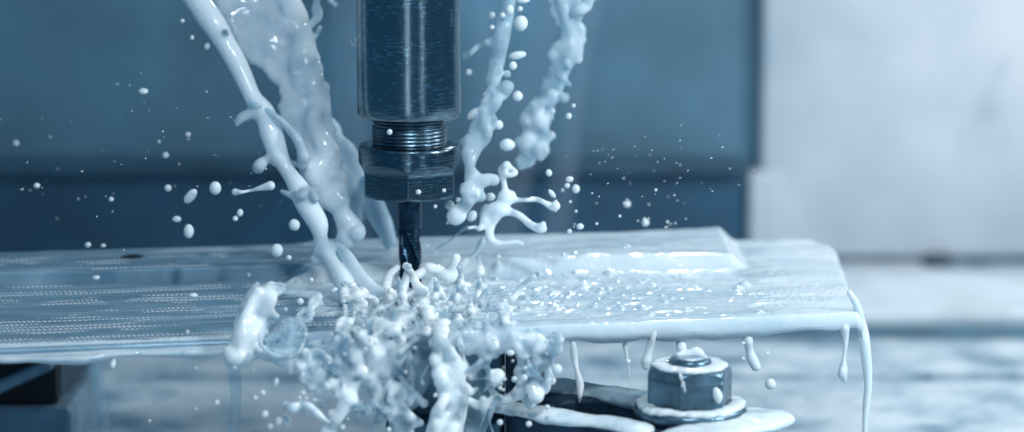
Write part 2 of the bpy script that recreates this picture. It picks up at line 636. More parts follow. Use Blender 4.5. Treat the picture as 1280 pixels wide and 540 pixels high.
def plate_mat():
    """Bare milled alloy: feed marks in rows, patches of facets with glints painted near-white, wet blue-grey between."""
    m, nt, bs = new_mat('milled_alloy')
    tc = N(nt, 'ShaderNodeTexCoord').outputs['Object']
    mp = N(nt, 'ShaderNodeMapping')
    mp.inputs['Rotation'].default_value = (0, 0, -YAW)
    L(nt, tc, mp.inputs['Vector'])
    xyz = N(nt, 'ShaderNodeSeparateXYZ')
    L(nt, mp.outputs[0], xyz.inputs[0])
    x, y = xyz.outputs[0], xyz.outputs[1]
    ph = math_(nt, 'ADD', math_(nt, 'MULTIPLY', x, 2 * math.pi / 0.0145), math_(nt, 'MULTIPLY', y, 95.0))
    jit_ = noise(nt, 1.0, 3, 0.6, mp.outputs[0], (7, 18, 1))
    ph = math_(nt, 'ADD', ph, math_(nt, 'MULTIPLY', jit_, 14.0))
    row = math_(nt, 'ADD', math_(nt, 'MULTIPLY', y, 2 * math.pi / 0.042), math_(nt, 'MULTIPLY', noise(nt, 1.0, 2, 0.5, mp.outputs[0], (2.5, 5, 1)), 7.0))
    d = math_(nt, 'MULTIPLY', math_(nt, 'ADD', math_(nt, 'SINE', ph), 1.0), math_(nt, 'ADD', math_(nt, 'SINE', row), 1.0))
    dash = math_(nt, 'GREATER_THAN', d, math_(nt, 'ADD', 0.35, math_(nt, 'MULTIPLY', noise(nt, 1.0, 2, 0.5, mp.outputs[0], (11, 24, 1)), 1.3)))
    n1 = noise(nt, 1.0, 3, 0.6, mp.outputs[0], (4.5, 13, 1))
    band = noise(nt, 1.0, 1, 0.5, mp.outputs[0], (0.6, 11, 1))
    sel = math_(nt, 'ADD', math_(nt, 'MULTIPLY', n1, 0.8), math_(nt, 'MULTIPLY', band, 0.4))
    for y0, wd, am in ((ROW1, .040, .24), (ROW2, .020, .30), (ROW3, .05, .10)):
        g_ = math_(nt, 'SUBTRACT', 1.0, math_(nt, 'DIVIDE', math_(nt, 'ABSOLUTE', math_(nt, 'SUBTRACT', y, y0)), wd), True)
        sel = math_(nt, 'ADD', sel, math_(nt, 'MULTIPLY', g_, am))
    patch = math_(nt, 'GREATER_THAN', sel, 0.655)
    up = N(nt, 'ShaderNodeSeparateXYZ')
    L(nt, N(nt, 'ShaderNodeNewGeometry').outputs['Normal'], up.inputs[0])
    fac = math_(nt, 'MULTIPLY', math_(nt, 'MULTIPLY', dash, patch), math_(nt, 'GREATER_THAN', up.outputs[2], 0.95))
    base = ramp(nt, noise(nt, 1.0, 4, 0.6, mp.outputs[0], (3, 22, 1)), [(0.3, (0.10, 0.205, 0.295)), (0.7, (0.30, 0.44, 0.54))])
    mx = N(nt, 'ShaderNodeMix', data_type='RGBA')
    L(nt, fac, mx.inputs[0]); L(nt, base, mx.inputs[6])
    mx.inputs[7].default_value = (0.95, 0.97, 0.98, 1)  # near-white colour paints the glints on the feed marks
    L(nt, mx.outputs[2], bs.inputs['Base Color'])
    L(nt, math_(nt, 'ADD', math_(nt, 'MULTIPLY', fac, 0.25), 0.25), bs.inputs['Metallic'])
    bs.inputs['Roughness'].default_value = 0.42
    b = math_(nt, 'ADD', math_(nt, 'MULTIPLY', fac, 0.5), noise(nt, 1.0, 4, 0.6, mp.outputs[0], (6, 60, 1)))
    bump(nt, bs, b, 0.35, 0.006)
    return m


M['alloy'] = plate_mat()

# ------------------------------------------------------------------ background
tab = bpy.data.objects.new  # (kept short below)
y_slot = pz(960, 474, ZT)[1]
y_led = pz(1180, 411, ZT)[1]
bm_pts = []


def box(name, x0, x1, y0, y1, z0, z1, m, parent=None, bevel=0.01, yaw=0.0):
    c = ((x0 + x1) / 2, (y0 + y1) / 2)
    ca, sa = math.cos(yaw), math.sin(yaw)
    pts = []
    for x, y in ((x0, y0), (x1, y0), (x1, y1), (x0, y1)):
        dx, dy = x - c[0], y - c[1]
        pts.append((c[0] + ca * dx - sa * dy, c[1] + sa * dx + ca * dy))
    return prism(name, pts, z0, z1, m, parent, bevel)


# table: one slab with a T-slot groove across it
prof = [(-2.2, ZT - .4), (-2.2, ZT), (y_slot - .03, ZT), (y_slot - .03, ZT - .10), (y_slot + .09, ZT - .10),
        (y_slot + .09, ZT), (6.2, ZT), (6.2, ZT - .4)]
vs = [(-6, y, z) for y, z in prof] + [(6, y, z) for y, z in prof]
n_ = len(prof)
fs = [(i, i + 1, n_ + i + 1, n_ + i) for i in range(n_ - 1)] + [(n_ - 1, 0, n_, 2 * n_ - 1)]
tme = mesh('machine_table', vs, fs)
fix_normals(tme)
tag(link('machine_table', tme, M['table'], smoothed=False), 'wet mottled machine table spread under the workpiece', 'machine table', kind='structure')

yb = 4.4
YP = 4.36
xp = at(950, 200, YP)[0]
zl = at(300, 213, yb)[2]
zl2 = at(300, 197, yb)[2]
tag(box('back_wall', -7, 7, yb + .05, yb + .3, ZT, 6, M['wall']), 'blue painted wall closing the machine cabin behind the spindle', 'wall', kind='structure')
lw = box('wall_skirting', -7, xp - .08, yb - .12, yb + .046, ZT, zl, M['wall_low'], bevel=0.02)
tag(lw, 'dark blue lower wall band behind the workpiece', 'skirting', kind='structure')
wl = box('wall_ledge', -7, xp - .08, yb - .20, yb + .046, zl + .003, zl2, M['ledge'], bevel=0.03)
tag(wl, 'dark horizontal ledge running along the blue wall', 'ledge', kind='structure')

pn = empty('side_panel', (xp, YP, ZT))
tag(pn, 'pale blurred cabin panel filling the right background', 'panel')
box('panel_sheet', xp, 7, YP, YP + .085, ZT + .02, 5.5, M['panel'], pn, 0.03)
box('panel_flange', xp - .06, xp + .10, YP - .1, YP - .003, ZT + .02, at(940, 215, YP - .1)[2], M['panel'], pn, 0.03)
k0 = at(1172, 332, YP - .05)
lathe('foot_bolt', [(0, -.05), (.055, -.05), (.07, -.02), (.07, .02), (.05, .05), (0, .05)], M['block'], pn, 32, tuple(k0))

# raised rail along the back of the table
box_r = box('table_rail', -6, 7, y_led, 3.75, ZT + .003, ZT + .07, M['rail'], None, 0.02, 0.0)
tag(box_r, 'bright raised rail along the back of the table', 'rail')
gs = box('rail_shadow_strip', -6, 7, y_led - .20, y_led - .004, ZT + .002, ZT + .02, M['groove'], None, 0.005)  # flat dark strip paints the shadow line before the rail
tag(gs, 'dark strip painted as a shadow line along the foot of the bright rail', 'shadow strip')

# ------------------------------------------------------------------ supports below the plate, at left
sb = empty('support_block', tuple(at(60, 500, 0.7)))
tag(sb, 'dark block with its shaded front painted black under the left end of the plate', 'support block')
a0 = at(4, 505, 0.55); a1 = at(72, 505, 0.55)
a2 = at(106, 497, 0.95)
zt0 = ZP - .09
prism('block_front', [(a0[0] - .02, .55), (a1[0], .55), (a1[0], 0.95), (a0[0] - .02, .95)], a0[2], zt0, M['black'], sb, 0.006)  # front face in shadow, its darkness put into the colour
prism('block_cheek', [(a1[0] + .004, .60), (a2[0], .95), (a2[0], 1.2), (a1[0] + .004, 1.2)], a0[2] + .02, zt0, M['block'], sb, 0.006)
prism('block_foot', [(a0[0] - .5, .5), (a2[0] + .02, .5), (a2[0] + .02, 1.2), (a0[0] - .5, 1.2)], ZT + .003, a0[2] - .003, M['bar'], sb, 0.02)
br = empty('brace_bar', tuple(at(20, 480, 0.45)))
tag(br, 'pale slanted bar crossing in front of the black recess at the left edge', 'brace bar')
p0, p1 = at(-60, 512, 0.45), at(66, 452, 0.50)
bmb = bmesh.new()
bmesh.ops.create_cube(bmb, size=1)
bmesh.ops.scale(bmb, vec=((p1 - p0)[0] ** 2 + (p1 - p0)[2] ** 2, 1, 1), verts=bmb.verts)
bmb.free()
ln = float(np.linalg.norm(p1 - p0))
an = math.atan2(p1[2] - p0[2], p1[0] - p0[0])
bar = prism('bar_body', [(-ln / 2, -.04), (ln / 2, -.04), (ln / 2, .04), (-ln / 2, .04)], -.016, .016, M['bar'], None, 0.004)
mid = (p0 + p1) / 2
bar.data.transform(Matrix.Translation(mid) @ Matrix.Rotation(-an, 4, 'Y'))
bar.parent = br
bar.matrix_parent_inverse = Matrix.Translation(-Vector(br.location))

# ------------------------------------------------------------------ workpiece
wp = empty('workpiece', (0, 0, ZP))
tag(wp, 'long flat metal plate with milled floor, flooded with milky coolant', 'workpiece')
o = prism('plate', [FL[:2], FR[:2], FR[:2] + (PBR[:2] - FR[:2]) * .9, PBR[:2] - np.array([.07, 0]), BL[:2]], ZP - .038, ZP, M['alloy'], wp, 0.012, 4)
o = prism('raised_strip', [(SL[0], SL[1]), (SR[0], SR[1]), (BR_[0] + .01, BR_[1] - .004), (BL[0], BL[1] - .004)], ZP - .01, ZR, M['alloy'], wp, 0.008, 3)
for (u, v, z, r) in ((165, 321, ZR, 0.033), (832, 376, ZP, 0.022)):
    c = pz(u, v, z)
    h = lathe('drilled_hole', [(0, 0.0014), (r * .96, 0.0014), (r, 0.003), (r * 1.12, 0.0015), (r * 1.14, -.01)], M['black'], wp, 32, tuple(c))  # flat black disc paints the shade inside the hole

# ------------------------------------------------------------------ spindle
XT = at(512, 200, 0)[0]
zc = lambda v: at(512, v, 0.0)[2]
sp = empty('milling_spindle', (XT, 0, zc(150)))
tag(sp, 'dark steel milling spindle with threaded neck and hexagonal collet nut', 'spindle')
R_ = 0.1615
zb = at(512, 155.5, -R_)[2]
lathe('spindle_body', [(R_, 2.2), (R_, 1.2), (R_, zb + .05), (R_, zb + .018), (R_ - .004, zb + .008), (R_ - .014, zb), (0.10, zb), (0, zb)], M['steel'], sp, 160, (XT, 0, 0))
# neck with turned rings
zn0 = at(512, 187, -.115)[2] - .02
pr = [(0.108, zb + .001)]
zz = zb
nr = 9
for i in range(nr):
    a = zb - (zb - zn0) * i / nr
    b = zb - (zb - zn0) * (i + 1) / nr
    r = 0.1165 if i > 1 else 0.112
    pr += [(r - .0035, a - .001), (r, a + (b - a) * .3), (r, a + (b - a) * .75), (r - .0035, b)]
lathe('threaded_neck', pr, M['neck_steel'], sp, 128, (XT, 0, 0))
# collet nut
zt_ = at(512, 188.5, -.158)[2]
zbn = at(512, 253, -.14)[2]
Rn = 0.159
zhx = at(512, 213, -.158)[2]


def nut_r(th, R, Z):
    a = np.mod(th + math.pi / 6 + math.pi / 6, math.pi / 3) - math.pi / 6
    # a corner faces the camera (theta = 0)
    hexr = 0.1372 / np.cos(np.mod(th, math.pi / 3) - math.pi / 6)
    run = np.where(Z > zhx - .028, ((Z - (zhx - .028)) / .04) ** 2 * 0.03, 0)
    hexed = np.minimum(R, hexr + run)
    return np.where(Z < zhx + .012, np.minimum(hexed, R), R)


pf = [(0.09, zt_ - .004), (0.116, zt_ - .004), (0.120, zt_), (Rn - .010, zt_), (Rn - .003, zt_ - .003), (Rn, zt_ - .009)]
pf += [(Rn, z) for z in np.linspace(zt_ - .02, zbn + .014, 46)]
pf += [(Rn - .002, zbn + .010), (Rn - .009, zbn + .004), (Rn - .018, zbn), (0.05, zbn), (0, zbn)]
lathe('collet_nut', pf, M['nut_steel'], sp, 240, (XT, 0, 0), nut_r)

# end mill
em = empty('end_mill', (XT, 0, zbn))
tag(em, 'dark fluted roughing cutter hanging from the collet nut', 'milling cutter')
zf = zc(283); ze = zc(366)
lathe('shank', [(0.0365, zbn + .03), (0.0365, zf), (0.035, zf - .006)], M['tool'], em, 48, (XT, 0, 0))


def flute(th, R, Z):
    ph = 3 * (th + (Z - zf) * 13.0)
    g = 0.5 + 0.5 * np.cos(ph)
    teeth = 0.5 + 0.5 * np.sin(Z * 2 * math.pi / 0.0105 + th * 1.0)
    r = R * (0.62 + 0.38 * smooth(0.10, 0.62, g)) * (1 - 0.13 * teeth * smooth(0.4, 0.8, g))
    return np.where(R < 0.005, R, r)


pf = [(0.037, z) for z in np.linspace(zf - .002, ze, 170)] + [(0.0, ze)]
lathe('fluted_body', pf, M['tool'], em, 120, (XT, 0, 0), flute)

# ------------------------------------------------------------------ clamp, bolt
YB = -0.72
cb = at(862, 516, YB)
ZC = cb[2]
cs = empty('clamp_strap', tuple(pz(740, 495, ZC)))
tag(cs, 'dark slotted clamp bar wet with coolant beside the hex bolt', 'clamp')
A = pz(660, 490, ZC)[:2]; B = pz(905, 532, ZC)[:2]
d = (B - A) / np.linalg.norm(B - A); nrm = np.array([-d[1], d[0]])


def strap_outline(w, l0, l1, n=12):
    pts = []
    for i in range(n + 1):
        a = math.pi / 2 + math.pi * i / n
        pts.append(A + d * (l0 + w) + w * (math.cos(a) * d + math.sin(a) * nrm))
    pts.append(A + d * l1 - w * nrm)
    pts.append(A + d * l1 + w * nrm)
    return pts


def strap_mesh(w, l0, l1, ws, s0, s1, z0, z1, name):
    """Bar with a long slot: outer ring and inner ring with matching counts."""
    n = 16
    out, inn = [], []
    for i in range(n + 1):
        a = math.pi / 2 + math.pi * i / n
        out.append(A + d * (l0 + w * .8) + w * (.8 * math.cos(a) * d + math.sin(a) * nrm))
        inn.append(A + d * (s0 + ws) + ws * (math.cos(a) * d + math.sin(a) * nrm))
    out += [A + d * l1 - w * nrm, A + d * l1 + w * nrm]
    inn += [A + d * s1 - ws * nrm, A + d * s1 + ws * nrm]
    k = len(out)
    vs = [(*p, z) for z in (z1, z0) for ring in (out, inn) for p in ring]
    fs = []
    for i in range(k):
        j = (i + 1) % k
        fs.append((i, j, k + j, k + i))
        fs.append((2 * k + i, 3 * k + i, 3 * k + j, 2 * k + j))
        fs.append((i, 2 * k + i, 2 * k + j, j))
        fs.append((k + i, k + j, 3 * k + j, 3 * k + i))
    me = mesh(name, vs, fs)
    fix_normals(me)
    return me


st = link('strap_bar', strap_mesh(0.215, -.02, float(np.dot(cb[:2] - A, d)) + .21, 0.095, 0.12, float(np.dot(cb[:2] - A, d)) + .10, ZC - .14, ZC - .012, 'strap_bar'), M['clamp'], cs, False)
bv = st.modifiers.new('bevel', 'BEVEL'); bv.width = 0.012; bv.segments = 3; bv.limit_method = 'ANGLE'
rb_ = empty('riser_block', tuple(pz(560, 510, ZC - .1)))
tag(rb_, 'blue steel riser block seen through the gaps of the splash', 'riser block')
r0 = at(492, 470, -.22); r1 = at(632, 470, -.30)
box('riser_body', r0[0], r1[0] - .002, -.24, .10, ZT + .002, ZP - .045, M['riser'], rb_, 0.012)
box('riser_step', r0[0] - .02, r1[0] - .012, -.34, -.244, ZT + .002, at(560, 528, -.34)[2], M['riser'], rb_, 0.01)
hb = empty('heel_block', tuple(pz(640, 500, ZC - .1)))
tag(hb, 'dark upright block under the plate behind the splash', 'heel block')
c0 = at(632, 470, -.30); c1 = at(690, 470, -.30)
box('block_body', c0[0], c1[0], -.34, 0.0, ZT + .002, ZP - .052, M['clamp'], hb, 0.01)
box('block_key', c0[0] + .03, c0[0] + .07, -.352, -.30, ZT + .01, ZP - .10, M['black'], hb, 0.004)
box('spacer', c1[0] + .1, c1[0] + .6, -.75, -.35, ZT + .002, ZC - .143, M['clamp'], cs, 0.01)

bo = empty('hex_bolt', tuple(cb))
tag(bo, 'steel hex nut on a flanged washer capped with milky coolant', 'bolt')
rw = rpx(72, YB)
lathe('flange_washer', [(0, -.012), (rw * .9, -.012), (rw, -.004), (rw, .012), (rw * .97, .022), (rw * .80, .034), (rw * .5, .04), (0, .04)], M['bolt'], bo, 96, tuple(cb))
rn = rpx(55.5, YB)
hn = (at(862, 456, YB)[2] - cb[2]) + .0


def bolt_r(th, R, Z):
    hexr = rn * math.cos(math.pi / 6) / np.cos(np.mod(th - rad(-16), math.pi / 3) - math.pi / 6)
    return np.minimum(R, hexr)


pf = [(rn, z) for z in np.linspace(cb[2] + .035, cb[2] + hn - .034, 10)]
pf += [(rn - (1 - math.cos(t)) * .0 - .030 * (t / 1.5) ** 2, cb[2] + hn - .034 + .034 * math.sin(t)) for t in np.linspace(0, 1.5, 10)] + [(0.0, cb[2] + hn)]
lathe('hex_nut', pf, M['bolt'], bo, 192, (cb[0], cb[1], 0), bolt_r)
rs = rpx(27, YB)
lathe('stud_end', [(rs, hn - .01), (rs, hn + .014), (rs - .006, hn + .021), (rs * .6, hn + .023), (0, hn + .023)], M['bolt'], bo, 64, tuple(cb))


# coolant lying on the bolt
def ring_pool(name, cx, cy, z, r0, r1, th, sq, label, seed, gap=None):
    q = Liquid(0.004, 0.003)
    q.ng = 1; q.soft[1] = 0.004
    for i in range(900):
        a = random.random() * 2 * math.pi
        r = math.sqrt(random.uniform(r0 * r0, r1 * r1))
        r *= 1 + 0.06 * float(vnoise(a * 2.2, seed))
        if gap and gap(a, r): continue
        p = (cx + r * math.sin(a), cy - r * math.cos(a), z)
        q.seg(p, th * random.uniform(.8, 1.2), p, th, 1)
    o = link(name, q.mesh(name, squash=(z, sq)), M['milk'])
    return tag(o, label, 'coolant pool')


ring_pool('coolant_pool', cb[0], cb[1], cb[2] + hn + .0, rs * 1.02, rn * .82, .0075, .6, 'milky ring of coolant lying on top of the hex nut', 1)
ring_pool('coolant_pool', cb[0], cb[1], cb[2] + .026, rn * .95, rw * .93, .009, .8, 'milky coolant collar lying round the flanged washer', 2,
          lambda a, r: abs(a - 6.0) < .12 and r < rw * .8)
q = Liquid(0.008, 0.003)
q.seg((cb[0] - .03, cb[1] + .03, cb[2] + hn + .018), .014, (cb[0] + .02, cb[1] + .045, cb[2] + hn + .018), .019)
q.seg((cb[0] + .02, cb[1] + .045, cb[2] + hn + .018), .019, (cb[0] + .045, cb[1] + .0, cb[2] + hn + .016), .010)
tag(link('coolant_dollop', q.mesh('coolant_dollop'), M['milk']), 'smooth milky coolant cap on the stud end of the bolt', 'coolant pool')
# two smears on the nut's front flat
q = Liquid(0.006, 0.003)
q.rope([(850, 468, 2.4), (853, 478, 3.4), (855, 486, 3), (857, 497, 1.5)], YB - rn * .895, dy=0)
tag(link('coolant_smear', q.mesh('coolant_smear'), M['milk']), 'thin milky run down the near corner of the hex nut', 'coolant smear')
q = Liquid(0.006, 0.003)
q.rope([(894, 487, 4), (897, 494, 6), (898, 501, 4)], YB - rn * .735, dy=0)
tag(link('coolant_smear', q.mesh('coolant_smear'), M['milk']), 'oval milky smear on the right front flat of the hex nut', 'coolant smear')

# coolant on the clamp bar
sb_ = float(np.dot(cb[:2] - A, d))


def arm_pool(side, s0, s1, r, mat, label, wide=()):
    q = Liquid(0.008, 0.004)
    ss = np.arange(s0, s1, .02)
    pts = [A + d * s + nrm * side * (.155 + .02 * float(vnoise(s * 7, side * 3.))) for s in ss]
    q.ng = 1
    for k_ in range(len(pts) - 1):
        ra, rb2 = (r * (1 + .25 * float(vnoise(ss[k_ + i] * 9, side * 5.))) for i in (0, 1))
        q.seg((*pts[k_], ZC - .012), ra, (*pts[k_ + 1], ZC - .012), rb2, 1)
    for lat in wide:
        a_, b_ = (A + d * (s + random.uniform(-.015, .015)) + nrm * lat for s in (s0, s1))
        q.seg((*a_, ZC - .012), r * random.uniform(.75, 1.0), (*b_, ZC - .012), r * random.uniform(.75, 1.0))
    for i in range(14):
        s = random.uniform(s0, s1)
        p = A + d * s + nrm * side * (.155 + random.uniform(-.05, .05))
        q.seg((*p, ZC - .01), .02, (*p, ZC - .01), .02)
    tag(link('coolant_pool', q.mesh('coolant_pool', .005, 22, squash=(ZC - .012, .42)), M[mat]), label, 'coolant pool')


arm_pool(-1, .0, sb_ - .02, .054, 'milk', 'white roll of coolant lying along the near arm of the slotted clamp')
arm_pool(1, .02, sb_ - .02, .062, 'film', 'see-through coolant lying along the far arm of the slotted clamp')
arm_pool(0, sb_ + .12, sb_ + .205, .060, 'milk', 'white coolant heap on the clamp bar right of the bolt', (-.2, -.15, -.1, -.05, .05, .1, .15, .2))

# ------------------------------------------------------------------ coolant film on the plate
def line_side(P, Q, x, y):
    """signed distance, positive behind the line (towards +y)"""
    dx, dy = Q[0] - P[0], Q[1] - P[1]
    l = math.hypot(dx, dy)
    return (dx * (y - P[1]) - dy * (x - P[0])) / l


def film():
    nx, ny = 620, 250
    xs = np.linspace(FL[0] + .25, FR[0], nx)
    T = np.linspace(-.004, 1.004, ny) 
    X = np.zeros((ny, nx)); Y = np.zeros((ny, nx))
    s = np.linspace(0.03, 1.004, nx)
    for j, t in enumerate(T):
        a = FL + (BL - FL) * t; b = FR + (PBR - FR) * t
        b = b - np.array([.075, 0, 0]) * max(0, (t - .84) / .16) ** 2.0
        X[j] = a[0] + (b[0] - a[0]) * s; Y[j] = a[1] + (b[1] - a[1]) * s
    dstep = line_side(SL, SR, X, Y) + .035 * fbm(X * 3.5, Y * 3.5, 6.6, 3, 91)
    e0 = np.array([SR[0], SR[1]]); e1 = np.array([BR_[0], BR_[1]])
    dend = line_side(e0, e1, X, Y)                       # positive left of the strip's end
    ridge = smooth(-.13, -.03, dstep) * smooth(-.07, -.004, dend)
    ca, sa = math.cos(-YAW), math.sin(-YAW)
    U = ca * X - sa * Y; V = sa * X + ca * Y
    edge = X + 0.30 * fbm(U * 3.2, V * 6, 5, 4, 31) + 0.05 * np.sin(V * 9)
    bare = smooth(-.50, -.72, edge)
    ridge = ridge * (1 - bare) + bare * smooth(-.002, .010, dstep)
    h = 0.007 + 0.009 * fbm(U * 2.4, V * 6.5, 0.3, 4, 3) + 0.003 * fbm(U * 14, V * 24, 1.3, 3, 8)
    # the splash side is rougher
    px = 640 + X / 9.0 * FPX * .98
    amp = np.exp(-((X - 0.05) / 0.45) ** 2 - ((Y + .1) / .4) ** 2)
    h += amp * (0.012 * np.abs(fbm(U * 20, V * 20, 3.1, 3, 4)) + 0.006)
    # froth caps
    rr = np.random.default_rng(5)
    for i in range(150):
        cu, cv = rr.normal(0.22, .28), rr.normal(-.12, .24)
        r = rr.uniform(.004, .014) if i % 9 else rr.uniform(.014, .024)
        b = 1 - ((X - cu) ** 2 + ((Y - cv) / 1.6) ** 2) / r ** 2
        h += np.maximum(b, 0) ** 1.3 * r * .5
    # rim that rounds over every outer edge
    tt = np.repeat(T[:, None], nx, 1)
    rim = np.exp(-((tt - .03) / .035) ** 2)
    h += rim * (0.003 + 0.004 * fbm(U * 11, V * 0.2, 0, 3, 21))
    # bare milled floor at the left; the strip there has only a thin coat
    onstrip = smooth(0, .05, dstep)
    h -= bare * (1 - onstrip * .62) * 0.045
    h -= onstrip * bare * (0.002 + .024 * fbm(U * 2.2, V * 9, 9, 3, 12))
    rimleft = bare * np.exp(-((tt - .025) / .03) ** 2)
    h += rimleft * 0.043
    Z = ZP + ridge * 0.045 + h
    P = np.stack([X, Y, Z], -1)
    # skirt: the film rolls over the front and right edges and hangs a little
    f = P[0]
    hang = 0.018 + 0.022 * vnoise(U[0] * 5.0, 0.0, 0, 77) + .016 * vnoise(U[0] * 14, 3., 0, 78)
    k1 = f.copy(); k1[:, 1] -= .007; k1[:, 2] = f[:, 2] - .005
    k2 = f.copy(); k2[:, 1] -= .009 + .006 * vnoise(U[0] * 9, 1.0, 0, 79); k2[:, 2] = ZP - .020
    k3 = f.copy(); k3[:, 1] -= .007; k3[:, 2] = ZP - .034 - hang * .42
    k4 = f.copy(); k4[:, 1] += .03; k4[:, 2] = ZP - .040 - hang * .1
    P = np.concatenate([k4[None], k3[None], k2[None], k1[None], P], 0)
    # right edge skirt
    r_ = P[:, -1]
    a = r_.copy(); a[:, 0] += .014; a[:, 2] -= .016
    b = r_.copy(); b[:, 0] += .016; b[:, 2] = np.minimum(b[:, 2] - .03, ZP - .03)
    P = np.concatenate([P, a[:, None], b[:, None]], 1)
    me = grid_mesh('coolant_film', P)
    return me


fo = link('coolant_film', film(), M['flood'])
tag(fo, 'sheet of white coolant flooding the right side of the plate', 'coolant film')

# ------------------------------------------------------------------ jets
def Yjet(y0, y1, v0=0, v1=300):
    return lambda u, v: y0 + (y1 - y0) * min(max((v - v0) / (v1 - v0), -.2), 1.2)


yl = Yjet(0.15, -0.12)
q = Liquid(0.008, 0.0042)
q.rope([(229, -30, 17), (246, 0, 16.5), (274, 40, 14.5), (296, 80, 12.5), (315, 120, 11.5), (331, 142, 13.5), (339, 167, 15), (347, 189, 12),
        (358, 211, 9.5), (372, 233, 11.5), (383, 255, 13), (397, 278, 12.5), (400, 294, 8), (402, 306, 7.5), (408, 318, 8)], yl, jit=.03, dy=0)
q.rope([(402, 304, 7), (411, 322, 8.5), (424, 345, 10.5), (438, 372, 13), (446, 395, 13), (450, 412, 10)], Yjet(-.14, -.42, 306, 412), jit=.03, dy=0)
q.rope([(408, 312, 5), (424, 310, 5.5), (434, 321, 7.5), (444, 338, 9), (456, 353, 9.5), (468, 364, 9), (479, 362, 4)], Yjet(-.14, -.30, 306, 370), jit=.03, dy=0)
q.rope([(402, 309, 4), (398, 317, 6), (396, 324, 7.5)], -.14)
q.rope([(330, 139, 5), (314, 143, 6), (302, 147, 6.5), (296, 155, 3.5)], yl, jit=.03)
q.rope([(345, 199, 4), (332, 200, 5), (325, 206, 7.5), (323, 209, 7)], yl)
q.rope([(352, 239, 2), (364, 244, 3), (376, 244, 4.5), (388, 240, 5.5), (394, 248, 5)], lambda u, v: yl(u, v) - .04)
q.ball(283, 40, 3.5, 0.07)
j = link('coolant_jet', q.mesh('coolant_jet', 0.004, 9), M['jet'])
tag(j, 'round white coolant stream falling slantwise, leftmost of the two thick jets', 'coolant jet')

yc = lambda u, v: 0.26 + (-0.08 - 0.26) * min(max(v / 300, -.2), 1.1)
q = Liquid(0.012, 0.0045)
q.sheet([(262, -30), (272, 0), (280, 17), (293, 42), (304, 66), (318, 76), (332, 84), (343, 96), (353, 108), (358, 122), (350, 136), (356, 150), (367, 166),
         (376, 182), (378, 200), (384, 212), (396, 208), (412, 185), (404, 168), (400, 150), (404, 138), (398, 118), (392, 98), (387, 70), (382, 50),
         (374, 38), (376, 20), (366, 4), (350, -30)], yc, 8, 5, rough=.25, dy=.02, seed=3)
q.lace([(372, 10), (392, 60), (404, 110), (410, 150), (424, 200), (436, 250), (420, 262), (396, 215), (384, 150), (372, 80), (362, 30)], lambda u, v: yc(u, v) - .02, th=.3, scale=22, r0=3, rim=2.6, vein=3, dy=.05, seed=72, feather=10)
q.rope([(352, -20, 13), (366, 12, 11), (364, 28, 13), (376, 45, 8), (380, 66, 9), (387, 90, 8), (392, 112, 8), (396, 134, 9), (392, 150, 8), (400, 170, 9),
        (409, 188, 11)], lambda u, v: yc(u, v) - .03, jit=.15)
q.rope([(388, 190, 10), (398, 205, 16), (402, 222, 17), (412, 240, 15), (422, 256, 12), (430, 270, 9), (440, 284, 11), (446, 291, 8)], yc, jit=.05)
q.rope([(432, 276, 9), (430, 292, 7), (424, 303, 5)], yc, jit=.05)
q.rope([(446, 288, 7), (441, 298, 7), (433, 303, 6)], yc)
q.rope([(312, 127, 3), (330, 137, 4.5), (348, 148, 5), (360, 160, 5.5), (372, 176, 6), (380, 195, 7)], lambda u, v: yl(u, v) - .035, jit=.05)
q.rope([(345, 199, 3), (362, 203, 2.5), (378, 207, 3.5)], yl)
q.rope([(392, 215, 9), (393, 228, 6), (398, 240, 8), (402, 252, 6)], yc)
q.rope([(395, 107, 5), (403, 110, 4), (408, 108, 3)], yc)
j = link('coolant_jet', q.mesh('coolant_jet', 0.005, 10), M['jet'])
tag(j, 'broad ragged curtain of white coolant just left of the spindle', 'coolant jet')

q = Liquid(0.008, 0.0045)
q.rope([(411, 153, 7), (418, 162, 8), (424, 178, 9), (438, 200, 13), (452, 220, 12), (460, 245, 11), (470, 270, 11), (480, 292, 9), (486, 306, 6)], 0.42, jit=.2)
q.sheet([(410, 165), (428, 172), (444, 200), (452, 240), (456, 280), (440, 280), (430, 250), (420, 205)], .40, 4, 4.5, rough=.3, seed=8)
q.rope([(462, 225, 6), (470, 245, 7), (478, 270, 9), (488, 300, 8)], .38)
tag(link('coolant_sheet', q.mesh('coolant_sheet', 0.004, 14), M['film']), 'thin see-through coolant sheet between the ragged curtain and the spindle', 'coolant sheet')

q = Liquid(0.006, 0.004)
q.rope([(398, -6, 6), (395, 6, 6), (397, 20, 6.5), (390, 29, 5.5), (383, 36, 6), (381, 44, 3)], .3, jit=.2)
q.rope([(400, 34, 2.5), (396, 42, 3), (390, 48, 4), (384, 50, 3)], .3)
q.rope([(408, -5, 2), (414, 2, 2.5), (419, 6, 3.5)], .3)
tag(link('coolant_strand', q.mesh('coolant_strand'), M['film']), 'small hooked coolant strand at the top beside the ragged curtain', 'coolant strand')

